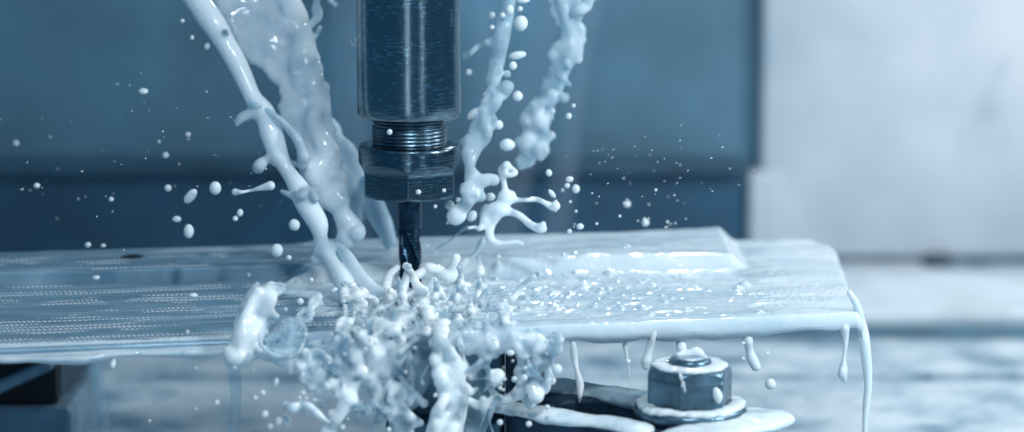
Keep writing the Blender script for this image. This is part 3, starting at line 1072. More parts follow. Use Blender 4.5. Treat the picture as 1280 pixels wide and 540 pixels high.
# right jets
yr = Yjet(.15, -.05, 0, 280)
q = Liquid(0.007, 0.004)
q.rope([(622, 82, 6), (619, 97, 7), (616, 108, 6)], yr)
q.lace([(612, 84), (636, 92), (640, 112), (622, 140), (612, 168), (598, 200), (600, 240), (578, 262), (578, 220), (580, 178), (598, 150), (608, 118)], yr, th=.16, scale=18, r0=2.2, rim=2.4, vein=2, dy=.05, seed=73, feather=7)
q.rope([(633, 107, 6), (629, 116, 7.5), (620, 126, 6), (611, 138, 6), (606, 151, 5.5), (601, 165, 7), (594, 178, 7), (590, 192, 7), (587, 208, 6.5), (590, 222, 8),
        (590, 240, 10), (583, 254, 8.5), (574, 265, 11), (570, 270, 12)], yr, jit=.05)
q.rope([(607, 158, 5), (610, 166, 6), (606, 174, 5)], yr)
q.rope([(592, 180, 8), (584, 178, 5), (577, 177, 3.5)], yr)
q.rope([(590, 222, 8), (602, 226, 8), (612, 224, 7.5), (617, 225, 8)], yr, jit=.04)
q.rope([(594, 240, 8), (602, 246, 6)], yr)
q.rope([(588, 200, 6), (583, 190, 4)], yr)
j = link('coolant_jet', q.mesh('coolant_jet', 0.003, 14), M['jet'])
tag(j, 'knotted white coolant rope falling close along the right side of the spindle', 'coolant jet')

q = Liquid(0.007, 0.0042)
q.rope([(640, -20, 8), (634, 10, 8), (629, 35, 10), (623, 62, 10), (619, 85, 10), (615, 100, 8)], .24, jit=.12)
q.rope([(618, 50, 4.5), (608, 53, 4), (598, 57, 4), (588, 66, 4), (582, 69, 5)], .24)
tag(link('coolant_sheet', q.mesh('coolant_sheet', .003, 14), M['film']), 'see-through coolant ribbon above the knotted rope right of the spindle', 'coolant sheet')

yr2 = .34
q = Liquid(0.008, 0.0042)
q.lace([(690, -30), (752, -30), (738, 8), (724, 24), (726, 50), (720, 78), (706, 84), (690, 76), (694, 60), (704, 44), (698, 26), (690, 10)], yr2, th=.34, scale=20, r0=3.0, rim=2.6, vein=2.4, dy=.05, seed=70, feather=8)
q.rope([(702, 0, 6), (706, 24, 4.5), (714, 44, 7), (715, 62, 6), (708, 76, 6), (712, 84, 4)], yr2 - .03, jit=.2)
q.rope([(738, -10, 6), (730, 8, 7), (720, 14, 5)], yr2 - .03, jit=.2)
q.rope([(712, 56, 9), (700, 66, 9), (690, 68, 5)], yr2)
q.rope([(706, 76, 6), (711, 82, 5)], yr2)
q.rope([(700, 92, 7), (707, 102, 4.5), (712, 106, 2.5)], yr2)
q.rope([(690, 118, 6), (700, 120, 5), (706, 123, 4), (708, 119, 3)], yr2)
q.lace([(668, 122), (686, 124), (684, 150), (688, 172), (676, 188), (662, 200), (652, 186), (660, 160), (662, 140)], yr2, th=.28, scale=20, r0=2.2, rim=2.4, vein=2.4, dy=.05, seed=71, feather=8)
q.rope([(688, 124, 5), (676, 131, 5), (674, 148, 9), (679, 160, 6), (682, 168, 6), (690, 170, 6.5)], yr2, jit=.15)
q.rope([(670, 128, 4), (664, 133, 5), (656, 148, 6), (660, 154, 4)], yr2)
q.rope([(672, 152, 8), (666, 168, 8), (660, 180, 9), (668, 184, 9), (677, 182, 6)], yr2, jit=.15)
q.rope([(676, 195, 6), (682, 189, 6)], yr2)
q.rope([(655, 178, 6), (648, 177, 4)], yr2)
tag(link('coolant_jet', q.mesh('coolant_jet', .005, 12), M['jet']), 'ragged lumpy coolant stream at the top, rightmost of all the jets', 'coolant jet')
q = Liquid(0.008, 0.0045)
q.sheet([(694, 76), (712, 80), (704, 105), (692, 128), (676, 140), (672, 130), (680, 105)], yr2 + .02, 6, 4.5, seed=4)
q.sheet([(668, 160), (684, 150), (680, 180), (664, 205), (650, 212), (646, 200), (656, 190)], yr2 + .02, 5, 4.5, seed=6)
tag(link('coolant_sheet', q.mesh('coolant_sheet', .004, 14), M['film']), 'thin coolant web joining the lumps of the rightmost jet', 'coolant sheet')

# branching splash at right
ys = lambda u, v: .06 - .10 * (v - 200) / 100
q = Liquid(0.006, 0.0038)
q.ball(635, 202, 9, ys(635, 202) + .05)
q.rope([(633, 207, 6), (628, 213, 5.5), (629, 224, 3.5), (631, 236, 4), (631, 246, 8), (628, 254, 8), (618, 262, 9), (610, 270, 8), (606, 277, 6)], ys, jit=.08)
q.rope([(634, 246, 6), (640, 243, 4)], ys)
q.rope([(634, 250, 6), (646, 250, 3), (658, 250, 2.6), (670, 249, 3.2), (680, 253, 3), (690, 258, 5), (694, 257.5, 6.5)], ys, jit=.06)
q.rope([(616, 264, 8), (630, 264, 5.5), (642, 266, 4.5), (652, 271, 4.2), (662, 280, 4.8), (672, 285, 5.2), (679, 286, 4.5)], ys, jit=.05)
q.rope([(676, 284, 3), (679, 280, 3)], ys)
q.rope([(620, 268, 7), (614, 282, 5), (612, 296, 6), (618, 303, 5), (632, 304, 3.6), (645, 303, 4), (652, 305, 3)], ys, jit=.06)
q.rope([(606, 276, 4), (600, 286, 3), (594, 284, 2), (586, 285, 2)], ys)
q.rope([(640, 212, 4), (644, 216, 4), (638, 219, 3), (631, 217, 4)], ys)
tag(link('coolant_splash', q.mesh('coolant_splash'), M['milk']), 'branching antler of coolant flung up right of the cutter', 'coolant splash')

# far soft streams behind
for i, (p, lab) in enumerate((
        ([(430, -40, 16, 3.2), (436, 120, 17, 3.2), (440, 330, 18, 3.2)], 'faint blurred coolant veil falling behind the left side of the spindle'),
        ([(690, -40, 26, 3.2), (655, 120, 26, 3.2), (622, 330, 24, 3.2)], 'faint blurred coolant veil slanting behind the right jets'),
        ([(748, -40, 14, 3.4), (720, 110, 15, 3.4), (690, 330, 16, 3.4)], 'faint blurred coolant veil falling beyond the rightmost jet'),
        ([(600, -40, 10, 3.3), (600, 150, 12, 3.3), (598, 330, 14, 3.3)], 'faint blurred coolant veil straight down beside the collet nut'))):
    q = Liquid(0.01, 0.011)
    q.rope(p, jit=.15, sub=8)
    tag(link('coolant_veil', q.mesh('coolant_veil', .02, 3), M['veil']), lab, 'coolant veil')

# ------------------------------------------------------------------ the splash round the cutter
def Yfl(u, v):
    return pz(u, v, ZP)[1]


YFE = lambda u: float(FL[1] + (FR[1] - FL[1]) * (at(u, 430, -.5)[0] - FL[0]) / (FR[0] - FL[0]))   # plate's front edge


def Ysp(u, v):
    """Where the splash stands: just clear of the wet floor, then down past the front edge."""
    return max(Yfl(u, v) - .05, YFE(u) - .09) if v < 470 else YFE(u) - .09


def Yup(u, v):
    """Steeper than the floor: the crown stands up out of the puddle."""
    y0 = YFE(u)
    return y0 - .07 + .45 * max(Yfl(u, min(v, 430)) - y0, 0)


cs_ = empty('coolant_splash', tuple(at(500, 420, -.4)))
tag(cs_, 'big white crown of coolant bursting round the cutter and over the plate edge', 'coolant splash')

rr = random.Random(3)
body = Liquid(0.0055, 0.0036)
front = lambda u, v: Ysp(u, v) - .03
# ridge rope from the bubble down to the web
body.rope([(330, 441, 4), (345, 443, 5), (362, 447, 6), (380, 453, 6), (398, 464, 7), (414, 478, 8), (428, 488, 9), (436, 500, 9)], front, jit=.15)
for (u, v, r) in ((352, 450, 4), (372, 458, 4), (384, 462, 3), (399, 474, 4), (408, 482, 5), (347, 452, 5), (340, 446, 4)):
    body.ball(u, v, r, front(u, v))
body.rope([(434, 498, 9), (428, 512, 8), (420, 524, 9), (411, 540, 10), (406, 556, 9)], front, jit=.1)
body.rope([(436, 499, 8), (446, 509, 6), (456, 512, 5), (464, 507, 4)], front, jit=.1)
body.rope([(434, 496, 9), (437, 484, 8), (444, 474, 7), (458, 473, 6), (470, 480, 6), (474, 492, 6), (468, 506, 5)], front, jit=.15)
# heart of foam
body.sheet([(452, 405), (470, 398), (490, 408), (504, 422), (508, 438), (502, 454), (488, 466), (464, 474), (446, 470), (438, 450), (444, 428)],
           lambda u, v: Yup(u, v) - .05, 4.6, 3.5, rough=.6, dy=.13, seed=14)
body.lace([(424, 400), (462, 388), (512, 400), (524, 430), (520, 462), (500, 486), (462, 490), (430, 478), (420, 440)],
          lambda u, v: Yup(u, v) - .02, th=.20, scale=30, r0=1.6, rim=2.2, vein=2.6, dy=.08, seed=14)
body.rope([(446, 404, 9), (456, 392, 11), (462, 385, 9)], Ysp)
body.rope([(478, 412, 5), (488, 409, 7), (496, 413, 6)], lambda u, v: Ysp(u, v) - .10)
body.rope([(500, 440, 4), (512, 430, 3), (520, 424, 3)], lambda u, v: Ysp(u, v) - .06)
body.rope([(510, 440, 4), (514, 460, 4), (514, 478, 4), (511, 496, 4), (508, 508, 3)], front, jit=.15)
body.rope([(492, 494, 3), (500, 504, 2.5), (510, 512, 3)], front)
body.rope([(484, 475, 6), (492, 488, 6), (496, 498, 5)], front, jit=.2)
# strands thrown up round the cutter, each a piece of its own
q = Liquid(0.007, 0.0038)
q.rope([(496, 335, 4), (487, 344, 5), (483, 358, 6), (485, 372, 6.5), (490, 386, 7), (500, 400, 7)], lambda u, v: min(Ysp(u, v), -.10), jit=.12)
link('spurt', q.mesh('spurt', .003, 14), M['burst'], cs_)
q = Liquid(0.007, 0.0038)
q.rope([(506, 350, 5), (520, 345, 5), (530, 338, 5)], lambda u, v: min(Ysp(u, v), -.08), jit=.2)
link('spurt', q.mesh('spurt', .003, 14), M['burst'], cs_)
q = Liquid(0.007, 0.0038)
q.rope([(528, 334, 5), (538, 335, 7.5), (548, 338, 6), (560, 346, 8), (566, 338, 8), (570, 322, 5)], -.05, jit=.15)
link('spurt', q.mesh('spurt', .003, 14), M['burst'], cs_)
q = Liquid(0.007, 0.0038)
q.rope([(546, 310, 1.6), (560, 302, 1.6), (572, 292, 1.8), (584, 284, 2.4)], .03, jit=.1)
link('spurt', q.mesh('spurt', .003, 14), M['burst'], cs_)
q = Liquid(0.007, 0.0038)
q.rope([(572, 350, 6), (580, 330, 5), (592, 320, 4), (604, 300, 5)], .03, jit=.3)
link('spurt', q.mesh('spurt', .003, 14), M['burst'], cs_)
q = Liquid(0.007, 0.0038)
q.rope([(600, 340, 5), (598, 320, 4), (600, 306, 4.5)], .05, jit=.2)
link('spurt', q.mesh('spurt', .003, 14), M['burst'], cs_)

# columns
col = Liquid(0.006, 0.0036)
cf = lambda u, v: Ysp(u, v) - .05
col.rope([(547, 384, 3), (546, 402, 5), (550, 420, 5.5), (552, 436, 7), (558, 450, 8), (560, 466, 8), (558, 482, 8), (566, 496, 8), (564, 512, 8), (560, 530, 9), (556, 560, 9)], cf, jit=.22)
col.rope([(552, 430, 4), (545, 446, 6), (546, 462, 7), (552, 478, 7), (556, 494, 6), (548, 512, 6), (546, 530, 7), (540, 560, 8)], lambda u, v: cf(u, v) - .03, jit=.25)
col.rope([(560, 440, 4), (570, 458, 6), (574, 474, 6), (582, 488, 6), (580, 506, 5), (574, 526, 6), (572, 560, 7)], lambda u, v: cf(u, v) - .02, jit=.25)
col.rope([(580, 486, 5), (588, 490, 4), (596, 486, 3)], cf, jit=.2)
col.rope([(566, 404, 2.5), (574, 424, 3.5), (578, 444, 4), (586, 462, 3.5)], cf, jit=.25)
col.sheet([(540, 394), (556, 392), (562, 430), (574, 458), (584, 486), (578, 520), (574, 560), (534, 560), (546, 522), (553, 498), (543, 470), (539, 440)], lambda u, v: cf(u, v) - .02, 4.6, 3.4, rough=.7, dy=.09, seed=18)
for i in range(46):
    u, v = rr.gauss(505, 75), rr.gauss(478, 30)
    if v < 440 or u < 380: continue
    y0 = front(u, v) + .01
    du, dv = rr.uniform(-16, 16), rr.uniform(-8, 16)
    body.rope([(u, v, rr.uniform(1.6, 2.6), y0), (u + du * .5, v + dv * .5, rr.uniform(1.2, 2), y0 - .02), (u + du, v + dv, rr.uniform(.9, 2.2), y0 - .04)], jit=.2)
body.rope([(488, 364, 5), (500, 372, 8), (515, 372, 8), (530, 364, 7), (542, 352, 5)], -.18, jit=.2)
body.rope([(502, 374, 8), (506, 392, 8), (498, 410, 8)], lambda u, v: Yup(u, v) if v > 380 else -.22, jit=.2)
body.rope([(522, 372, 7), (533, 390, 8), (541, 410, 8)], lambda u, v: Yup(u, v) if v > 380 else -.22, jit=.2)
# rim of the oval opening
ring = [(612, 440), (618, 430), (632, 424), (645, 430), (652, 446), (652, 462), (651, 478), (644, 491), (632, 498), (620, 494), (612, 482), (611, 466), (607, 452)]
body.rope([(a, b, 4.5) for a, b in ring] + [(612, 440, 4.5)], front, jit=.3)
body.lace([(428, 352), (470, 372), (530, 352), (600, 340), (664, 352), (700, 392), (690, 428), (560, 428), (430, 416)],
          Yup, th=.20, scale=34, r0=1.7, rim=2.4, vein=2.8, step=2.8, dy=.10, seed=15)
body.lace([(520, 392), (560, 380), (610, 400), (616, 440), (606, 500), (600, 548), (530, 556), (536, 500), (524, 440)],
          lambda u, v: Ysp(u, v) - .09, th=.20, scale=34, r0=1.6, rim=2.2, vein=2.6, dy=.09, seed=16, stretch=1.8)
body.lace([(640, 420), (700, 424), (690, 452), (672, 486), (652, 492), (650, 455)],
          lambda u, v: front(u, v) - .01, th=.06, scale=24, r0=1.8, rim=2.4, vein=2, dy=.05, seed=17)
body.lace([(604, 410), (700, 418), (704, 446), (690, 478), (668, 506), (640, 512), (652, 480), (652, 440), (630, 424), (610, 440)], lambda u, v: front(u, v) - .05, th=.02, scale=26, r0=1.5, rim=2.2, vein=2.2, dy=.08, seed=41)
body.lace([(440, 470), (520, 470), (540, 500), (524, 552), (470, 556), (450, 520)], lambda u, v: front(u, v) - .02, th=-.02, scale=28, r0=1.5, rim=2.4, vein=2.4, dy=.08, seed=42)
body.lace([(340, 442), (400, 440), (444, 470), (450, 510), (424, 520), (396, 484), (360, 462)], lambda u, v: front(u, v) - .01, th=.02, scale=26, r0=1.5, rim=2.2, vein=2.4, dy=.06, seed=43)
for (p_, q_) in (((436, 500), (470, 520)), ((470, 506), (500, 540)), ((500, 470), (530, 505)), ((604, 500), (596, 548)), ((620, 500), (616, 540)), ((428, 492), (392, 500)), ((560, 470), (600, 452)), ((660, 486), (690, 476))):
    mx_, my_ = (p_[0] + q_[0]) / 2 + rr.uniform(-6, 6), (p_[1] + q_[1]) / 2 + rr.uniform(-6, 6)
    body.rope([(*p_, 4), (mx_, my_, 2.2), (*q_, 3.4)], lambda u, v: front(u, v) - .03, jit=.3)
body.rope([(588, 470, 6), (598, 458, 4), (606, 444, 4), (612, 430, 5)], front, jit=.2)
body.rope([(584, 500, 6), (600, 507, 6), (614, 501, 5.5), (630, 501, 5), (644, 497, 5), (654, 486, 6)], front, jit=.2)
body.rope([(650, 476, 5), (644, 466, 3), (650, 458, 4)], front)
body.rope([(618, 468, 7), (624, 470, 8.5), (618, 480, 5)], front)
body.rope([(652, 430, 5), (664, 442, 5), (672, 452, 6), (662, 462, 5), (672, 472, 6), (664, 480, 5)], front, jit=.3)
body.rope([(640, 424, 8), (656, 424, 8), (672, 426, 7), (690, 428, 4)], front, jit=.3)
body.ball(670, 495, 9.5, front(670, 495) - .05)
body.rope([(656, 500, 4), (662, 508, 3)], front)
# left lobe over the edge
lobe = Liquid(0.008, 0.0042)
lobe.rope([(284, 440, 6), (292, 449, 8), (300, 451, 9), (310, 446, 7), (320, 439, 6), (332, 440, 4)], lambda u, v: YFE(u) - .05, jit=.1)
lobe.rope([(322, 368, 3), (336, 360, 4), (352, 362, 3)], lambda u, v: YFE(u) - .05 + (440 - v) * .0012, jit=.2)
lobe.sheet([(316, 380), (336, 376), (330, 404), (322, 440), (292, 448), (288, 432), (300, 404)], lambda u, v: YFE(u) - .05 + (440 - v) * .0012, 4.6, 3, rough=.55, dy=.05, seed=22)
lobe.rope([(322, 364, 5), (312, 384, 6), (304, 408, 6.5), (302, 430, 7), (300, 446, 7)], lambda u, v: YFE(u) - .07 + (440 - v) * .0012, jit=.15)
lobe.lace([(284, 444), (296, 400), (318, 356), (352, 356), (368, 374), (348, 396), (330, 410), (326, 446)], lambda u, v: YFE(u) - .04 + (440 - v) * .0012, th=.3, scale=30, r0=1.8, rim=2, vein=2.4, dy=.05, seed=36)
lobe.rope([(322, 440, 4), (332, 446, 4), (346, 448, 5), (356, 447, 4)], lambda u, v: YFE(u) - .08, jit=.2)
link('splash_lobe', lobe.mesh('splash_lobe', .004, 14), M['burst'], cs_)
# froth scattered over the middle
rr = random.Random(3)
for i in range(40):
    u = rr.gauss(560, 50); v = rr.uniform(345, 425)
    if abs(u - 512) < 24 and v < 356: continue
    if not 440 < u < 670: continue
    du = (u - 530) * .10 + rr.uniform(-10, 10); dv = -rr.uniform(6, 26) * (1 if v < 400 else .6)
    r0 = rr.uniform(3, 6.5)
    y0 = Yup(u, v) + .05
    q = Liquid(0.006, 0.0038)
    q.rope([(u - du * .6, v + 6, r0 * 1.3, y0), (u, v, r0, y0), (u + du * .6, v + dv * .6, r0 * .7, y0), (u + du * 1.3, v + dv, r0 * rr.uniform(.35, .75), y0)], jit=.12)
    link('spurt', q.mesh('spurt', .003, 14), M['burst'], cs_)
for i in range(170):
    u = rr.gauss(570, 62); v = rr.gauss(385, 34)
    if not (445 < u < 690 and 335 < v < 432): continue
    if abs(u - 512) < 16 and v < 345: continue
    body.ball(u, v, rr.uniform(1.2, 3.6) * (1.5 if rr.random() < .12 else 1), Ysp(u, v) + rr.uniform(0, .05))
for i in range(90):
    u = rr.gauss(640, 30); v = rr.gauss(425, 10)
    body.ball(u, v, rr.uniform(1.4, 4), front(u, min(v, 440)))
for i in range(110):
    u = rr.uniform(540, 640); v = rr.uniform(405, 440)
    body.ball(u, v, rr.uniform(2, 6), front(u, v))
o = link('splash_body', body.mesh('splash_body', .004, 18), M['burst'], cs_)
o = link('splash_column', col.mesh('splash_column', .008, 16), M['burst'], cs_)

web = Liquid(0.006, 0.0036)
H1 = [(441, 488), (446, 480), (462, 481), (470, 488), (466, 502), (459, 506), (450, 501), (443, 495)]
H2 = [(512, 466), (515, 480), (512, 495), (505, 500), (499, 490), (503, 478)]
H4 = [(470, 532), (477, 520), (487, 525), (502, 540), (505, 560), (466, 560)]
H5 = [(538, 477), (545, 484), (556, 498), (548, 515), (535, 528), (524, 560), (505, 560), (504, 530), (513, 514), (526, 505), (528, 492)]
web.sheet([(330, 442), (360, 436), (440, 426), (470, 440), (512, 432), (548, 430), (550, 478), (558, 498), (550, 516), (537, 530), (526, 560), (462, 560),
           (468, 530), (474, 512), (462, 516), (440, 508), (424, 486), (402, 470), (378, 458), (350, 452)], Ysp, 2.4, 2.6, holes=(H1, H2, H4, H5), rough=.5, dy=.06, seed=31)
for h_, r_ in ((H2, 2.4), (H5, 2.6), (H4[:4], 2.6), ([(480, 480), (490, 492), (497, 510), (506, 530)], 3), ([(520, 470), (528, 486), (526, 503)], 3), ([(446, 520), (470, 512), (486, 500)], 3)):
    body.rope([(p_[0], p_[1], r_) for p_ in h_], lambda u, v: Ysp(u, v) - .02, jit=.4)
web.lace([(330, 376), (360, 362), (420, 380), (440, 436), (330, 444)], lambda u, v: YFE(u) - .04 + (440 - v) * .0015, th=.16, scale=26, r0=1.8, rim=1.6, vein=2.0, step=3, dy=.03, seed=34)
H6 = [(618, 432), (632, 428), (643, 435), (650, 455), (650, 470), (648, 482), (640, 492), (628, 495), (618, 488), (614, 470), (610, 452)]
SL1 = [(599, 457), (601, 449), (608, 439), (609, 443), (603, 455)]
SL2 = [(570, 545), (575, 525), (581, 512), (583, 516), (577, 535)]
skirt = Liquid(0.006, 0.0036)
skirt.sheet([(556, 420), (612, 412), (664, 422), (668, 440), (672, 480), (655, 495), (630, 503), (615, 508), (613, 526), (605, 538), (600, 560), (560, 560), (566, 500)],
          lambda u, v: Ysp(u, v) + .01, 2.4, 2.6, holes=(H6, SL1, SL2), rough=.5, dy=.05, seed=33)
link('splash_skirt', skirt.mesh('splash_skirt', .004, 16), M['burst'], cs_)
web.rope([(668, 505, 5), (680, 515, 7), (692, 524, 8), (698, 520, 5)], front, jit=.2)
web.lace([(336, 446), (440, 470), (452, 520), (430, 548), (404, 520), (388, 490), (352, 470)], lambda u, v: YFE(u) - .12, th=-.06, scale=24, r0=1.6, rim=1.8, vein=2.0, dy=.05, seed=38)
o = link('splash_web', web.mesh('splash_web', .004, 18), M['burst'], cs_)

# the glassy bubble at left
bub = Liquid(0.006, 0.004)
cu, cv = 353, 419
wob_ = lambda a: 1 + .13 * float(fbm(1.3 * math.cos(a) + 4, 1.3 * math.sin(a) + 2, 0.4, 2, 40))
ring = [(cu + 29 * wob_(a) * math.cos(a), cv + 27 * wob_(a) * math.sin(a), 1.4 + 1.8 * max(math.sin(a), -.3) + .8 * float(vnoise(a * 2.5, 1.))) for a in np.linspace(0, 2 * math.pi, 26)]
yb_ = lambda u, v: Ysp(cu, cv + 8) - .06
bub.rope(ring, yb_, sub=2, jit=.25, dy=0)
link('bubble_rim', bub.mesh('bubble_rim'), M['milk'], cs_)
c = at(cu, cv, yb_(0, 0)); rb = rpx(28.5, yb_(0, 0))
nt_, np_ = 28, 56
P = np.zeros((nt_, np_, 3))
for i, a in enumerate(np.linspace(0.03, math.pi * .5, nt_)):
    for k_, b in enumerate(np.linspace(0, 2 * math.pi, np_, endpoint=False)):
        r = rb * wob_(-b) * (1 + .04 * float(vnoise(2 * math.cos(b) + 5, 2 * math.sin(b), a * 2)))
        P[i, k_] = c + np.array([r * math.sin(a) * math.cos(b), -r * .75 * math.cos(a), r * .94 * math.sin(a) * math.sin(b)])
bme = grid_mesh('bubble_skin', P, True)
fix_normals(bme)
link('bubble_skin', bme, M['skin'], cs_)

# ------------------------------------------------------------------ drips off the plate
def drip(pts, label, mat='milk', Y=None, k=.006, jit=.08, name='coolant_drip'):
    q = Liquid(k, 0.0036)
    q.rope(pts, Y if Y is not None else (lambda u, v: YFE(u) + .002), jit=jit, dy=.006)
    tag(link(name, q.mesh(name), M[mat]), label, 'coolant drip', 'drips under the plate edge')


drip([(714, 418, 4), (716, 428, 4), (718, 446, 4.5), (721, 462, 3), (725, 480, 4.8), (725, 494, 3), (724, 503, 1.2)], 'long thin drip falling in front of the clamp slot', 'milk')
drip([(780, 416, 6), (781, 428, 3.5), (784, 452, 2), (787, 470, 1.4), (788, 484, 1)], 'hair-thin drip just left of the hex bolt')
drip([(817, 416, 5), (814, 428, 5), (810, 442, 4.5), (808, 452, 6.5), (807, 458, 5)], 'short bulb-ended drip above the left side of the hex bolt')
drip([(849, 414, 5), (851, 424, 6.5), (852, 436, 7), (856, 446, 8)], 'wide milky drip running onto the top of the bolt', Y=lambda u, v: YFE(u) + .016 - .03 * smooth(420, 446, v))
drip([(934, 416, 5), (935, 424, 6), (937, 438, 5), (941, 450, 7), (945, 458, 6)], 'bulging drip right of the hex bolt under the plate edge')
drip([(1056, 410, 6), (1057, 428, 3.2), (1055, 448, 2.4), (1054, 462, 6.5), (1053, 468, 6.5), (1057, 478, 1.5)], 'thin drip carrying a round bead near the right end of the plate')
drip([(1062, 366, 4), (1071, 382, 5), (1077, 405, 6), (1081, 430, 6.5), (1084, 460, 6), (1085, 485, 5), (1082, 515, 4), (1080, 555, 3)], 'long curved stream pouring off the right end of the plate', Y=lambda u, v: float(FR[1]) + .02)
drip([(118, 452, 8), (122, 475, 8), (127, 500, 8), (130, 530, 8), (131, 556, 8)], 'see-through falling sheet of coolant at the left under the plate', 'veil')
drip([(290, 452, 9), (294, 475, 8), (295, 505, 7), (293, 530, 7), (292, 556, 7)], 'see-through trickle under the left lobe of the splash', 'veil')
drip([(142, 448, 3), (141, 455, 4), (140, 459, 3)], 'stubby bead hanging under the left part of the plate')

# ------------------------------------------------------------------ droplets
DROP = []
for s in range(5):
    bm = bmesh.new()
    bmesh.ops.create_icosphere(bm, subdivisions=3, radius=1)
    for v_ in bm.verts:
        p = np.array(v_.co)
        v_.co *= 1 + .07 * float(fbm(p[0] * 1.1 + 7 * s, p[1] * 1.1, p[2] * 1.1, 2, s)) * (1 if s else .3)
    me = bpy.data.meshes.new('coolant_droplet')
    bm.to_mesh(me)
    bm.free()
    me.materials.append(M['milk'])
    me.polygons.foreach_set('use_smooth', [True] * len(me.polygons))
    DROP.append(me)
nd = 0


def drop(u, v, r, Y, label, group, r2=None, ang=0, mesh_=None):
    """r across, r2 along; ang turns the long axis in the picture plane (degrees)."""
    global nd
    o = bpy.data.objects.new('coolant_droplet', mesh_ or DROP[nd % 5])
    nd += 1
    COL.objects.link(o)
    o.location = at(u, v, Y)
    a, b = rpx(r, Y), rpx(r2 or r, Y)
    o.scale = (a, a, b)
    o.rotation_euler = (0, rad(ang), 0)
    tag(o, label, 'droplet', group)


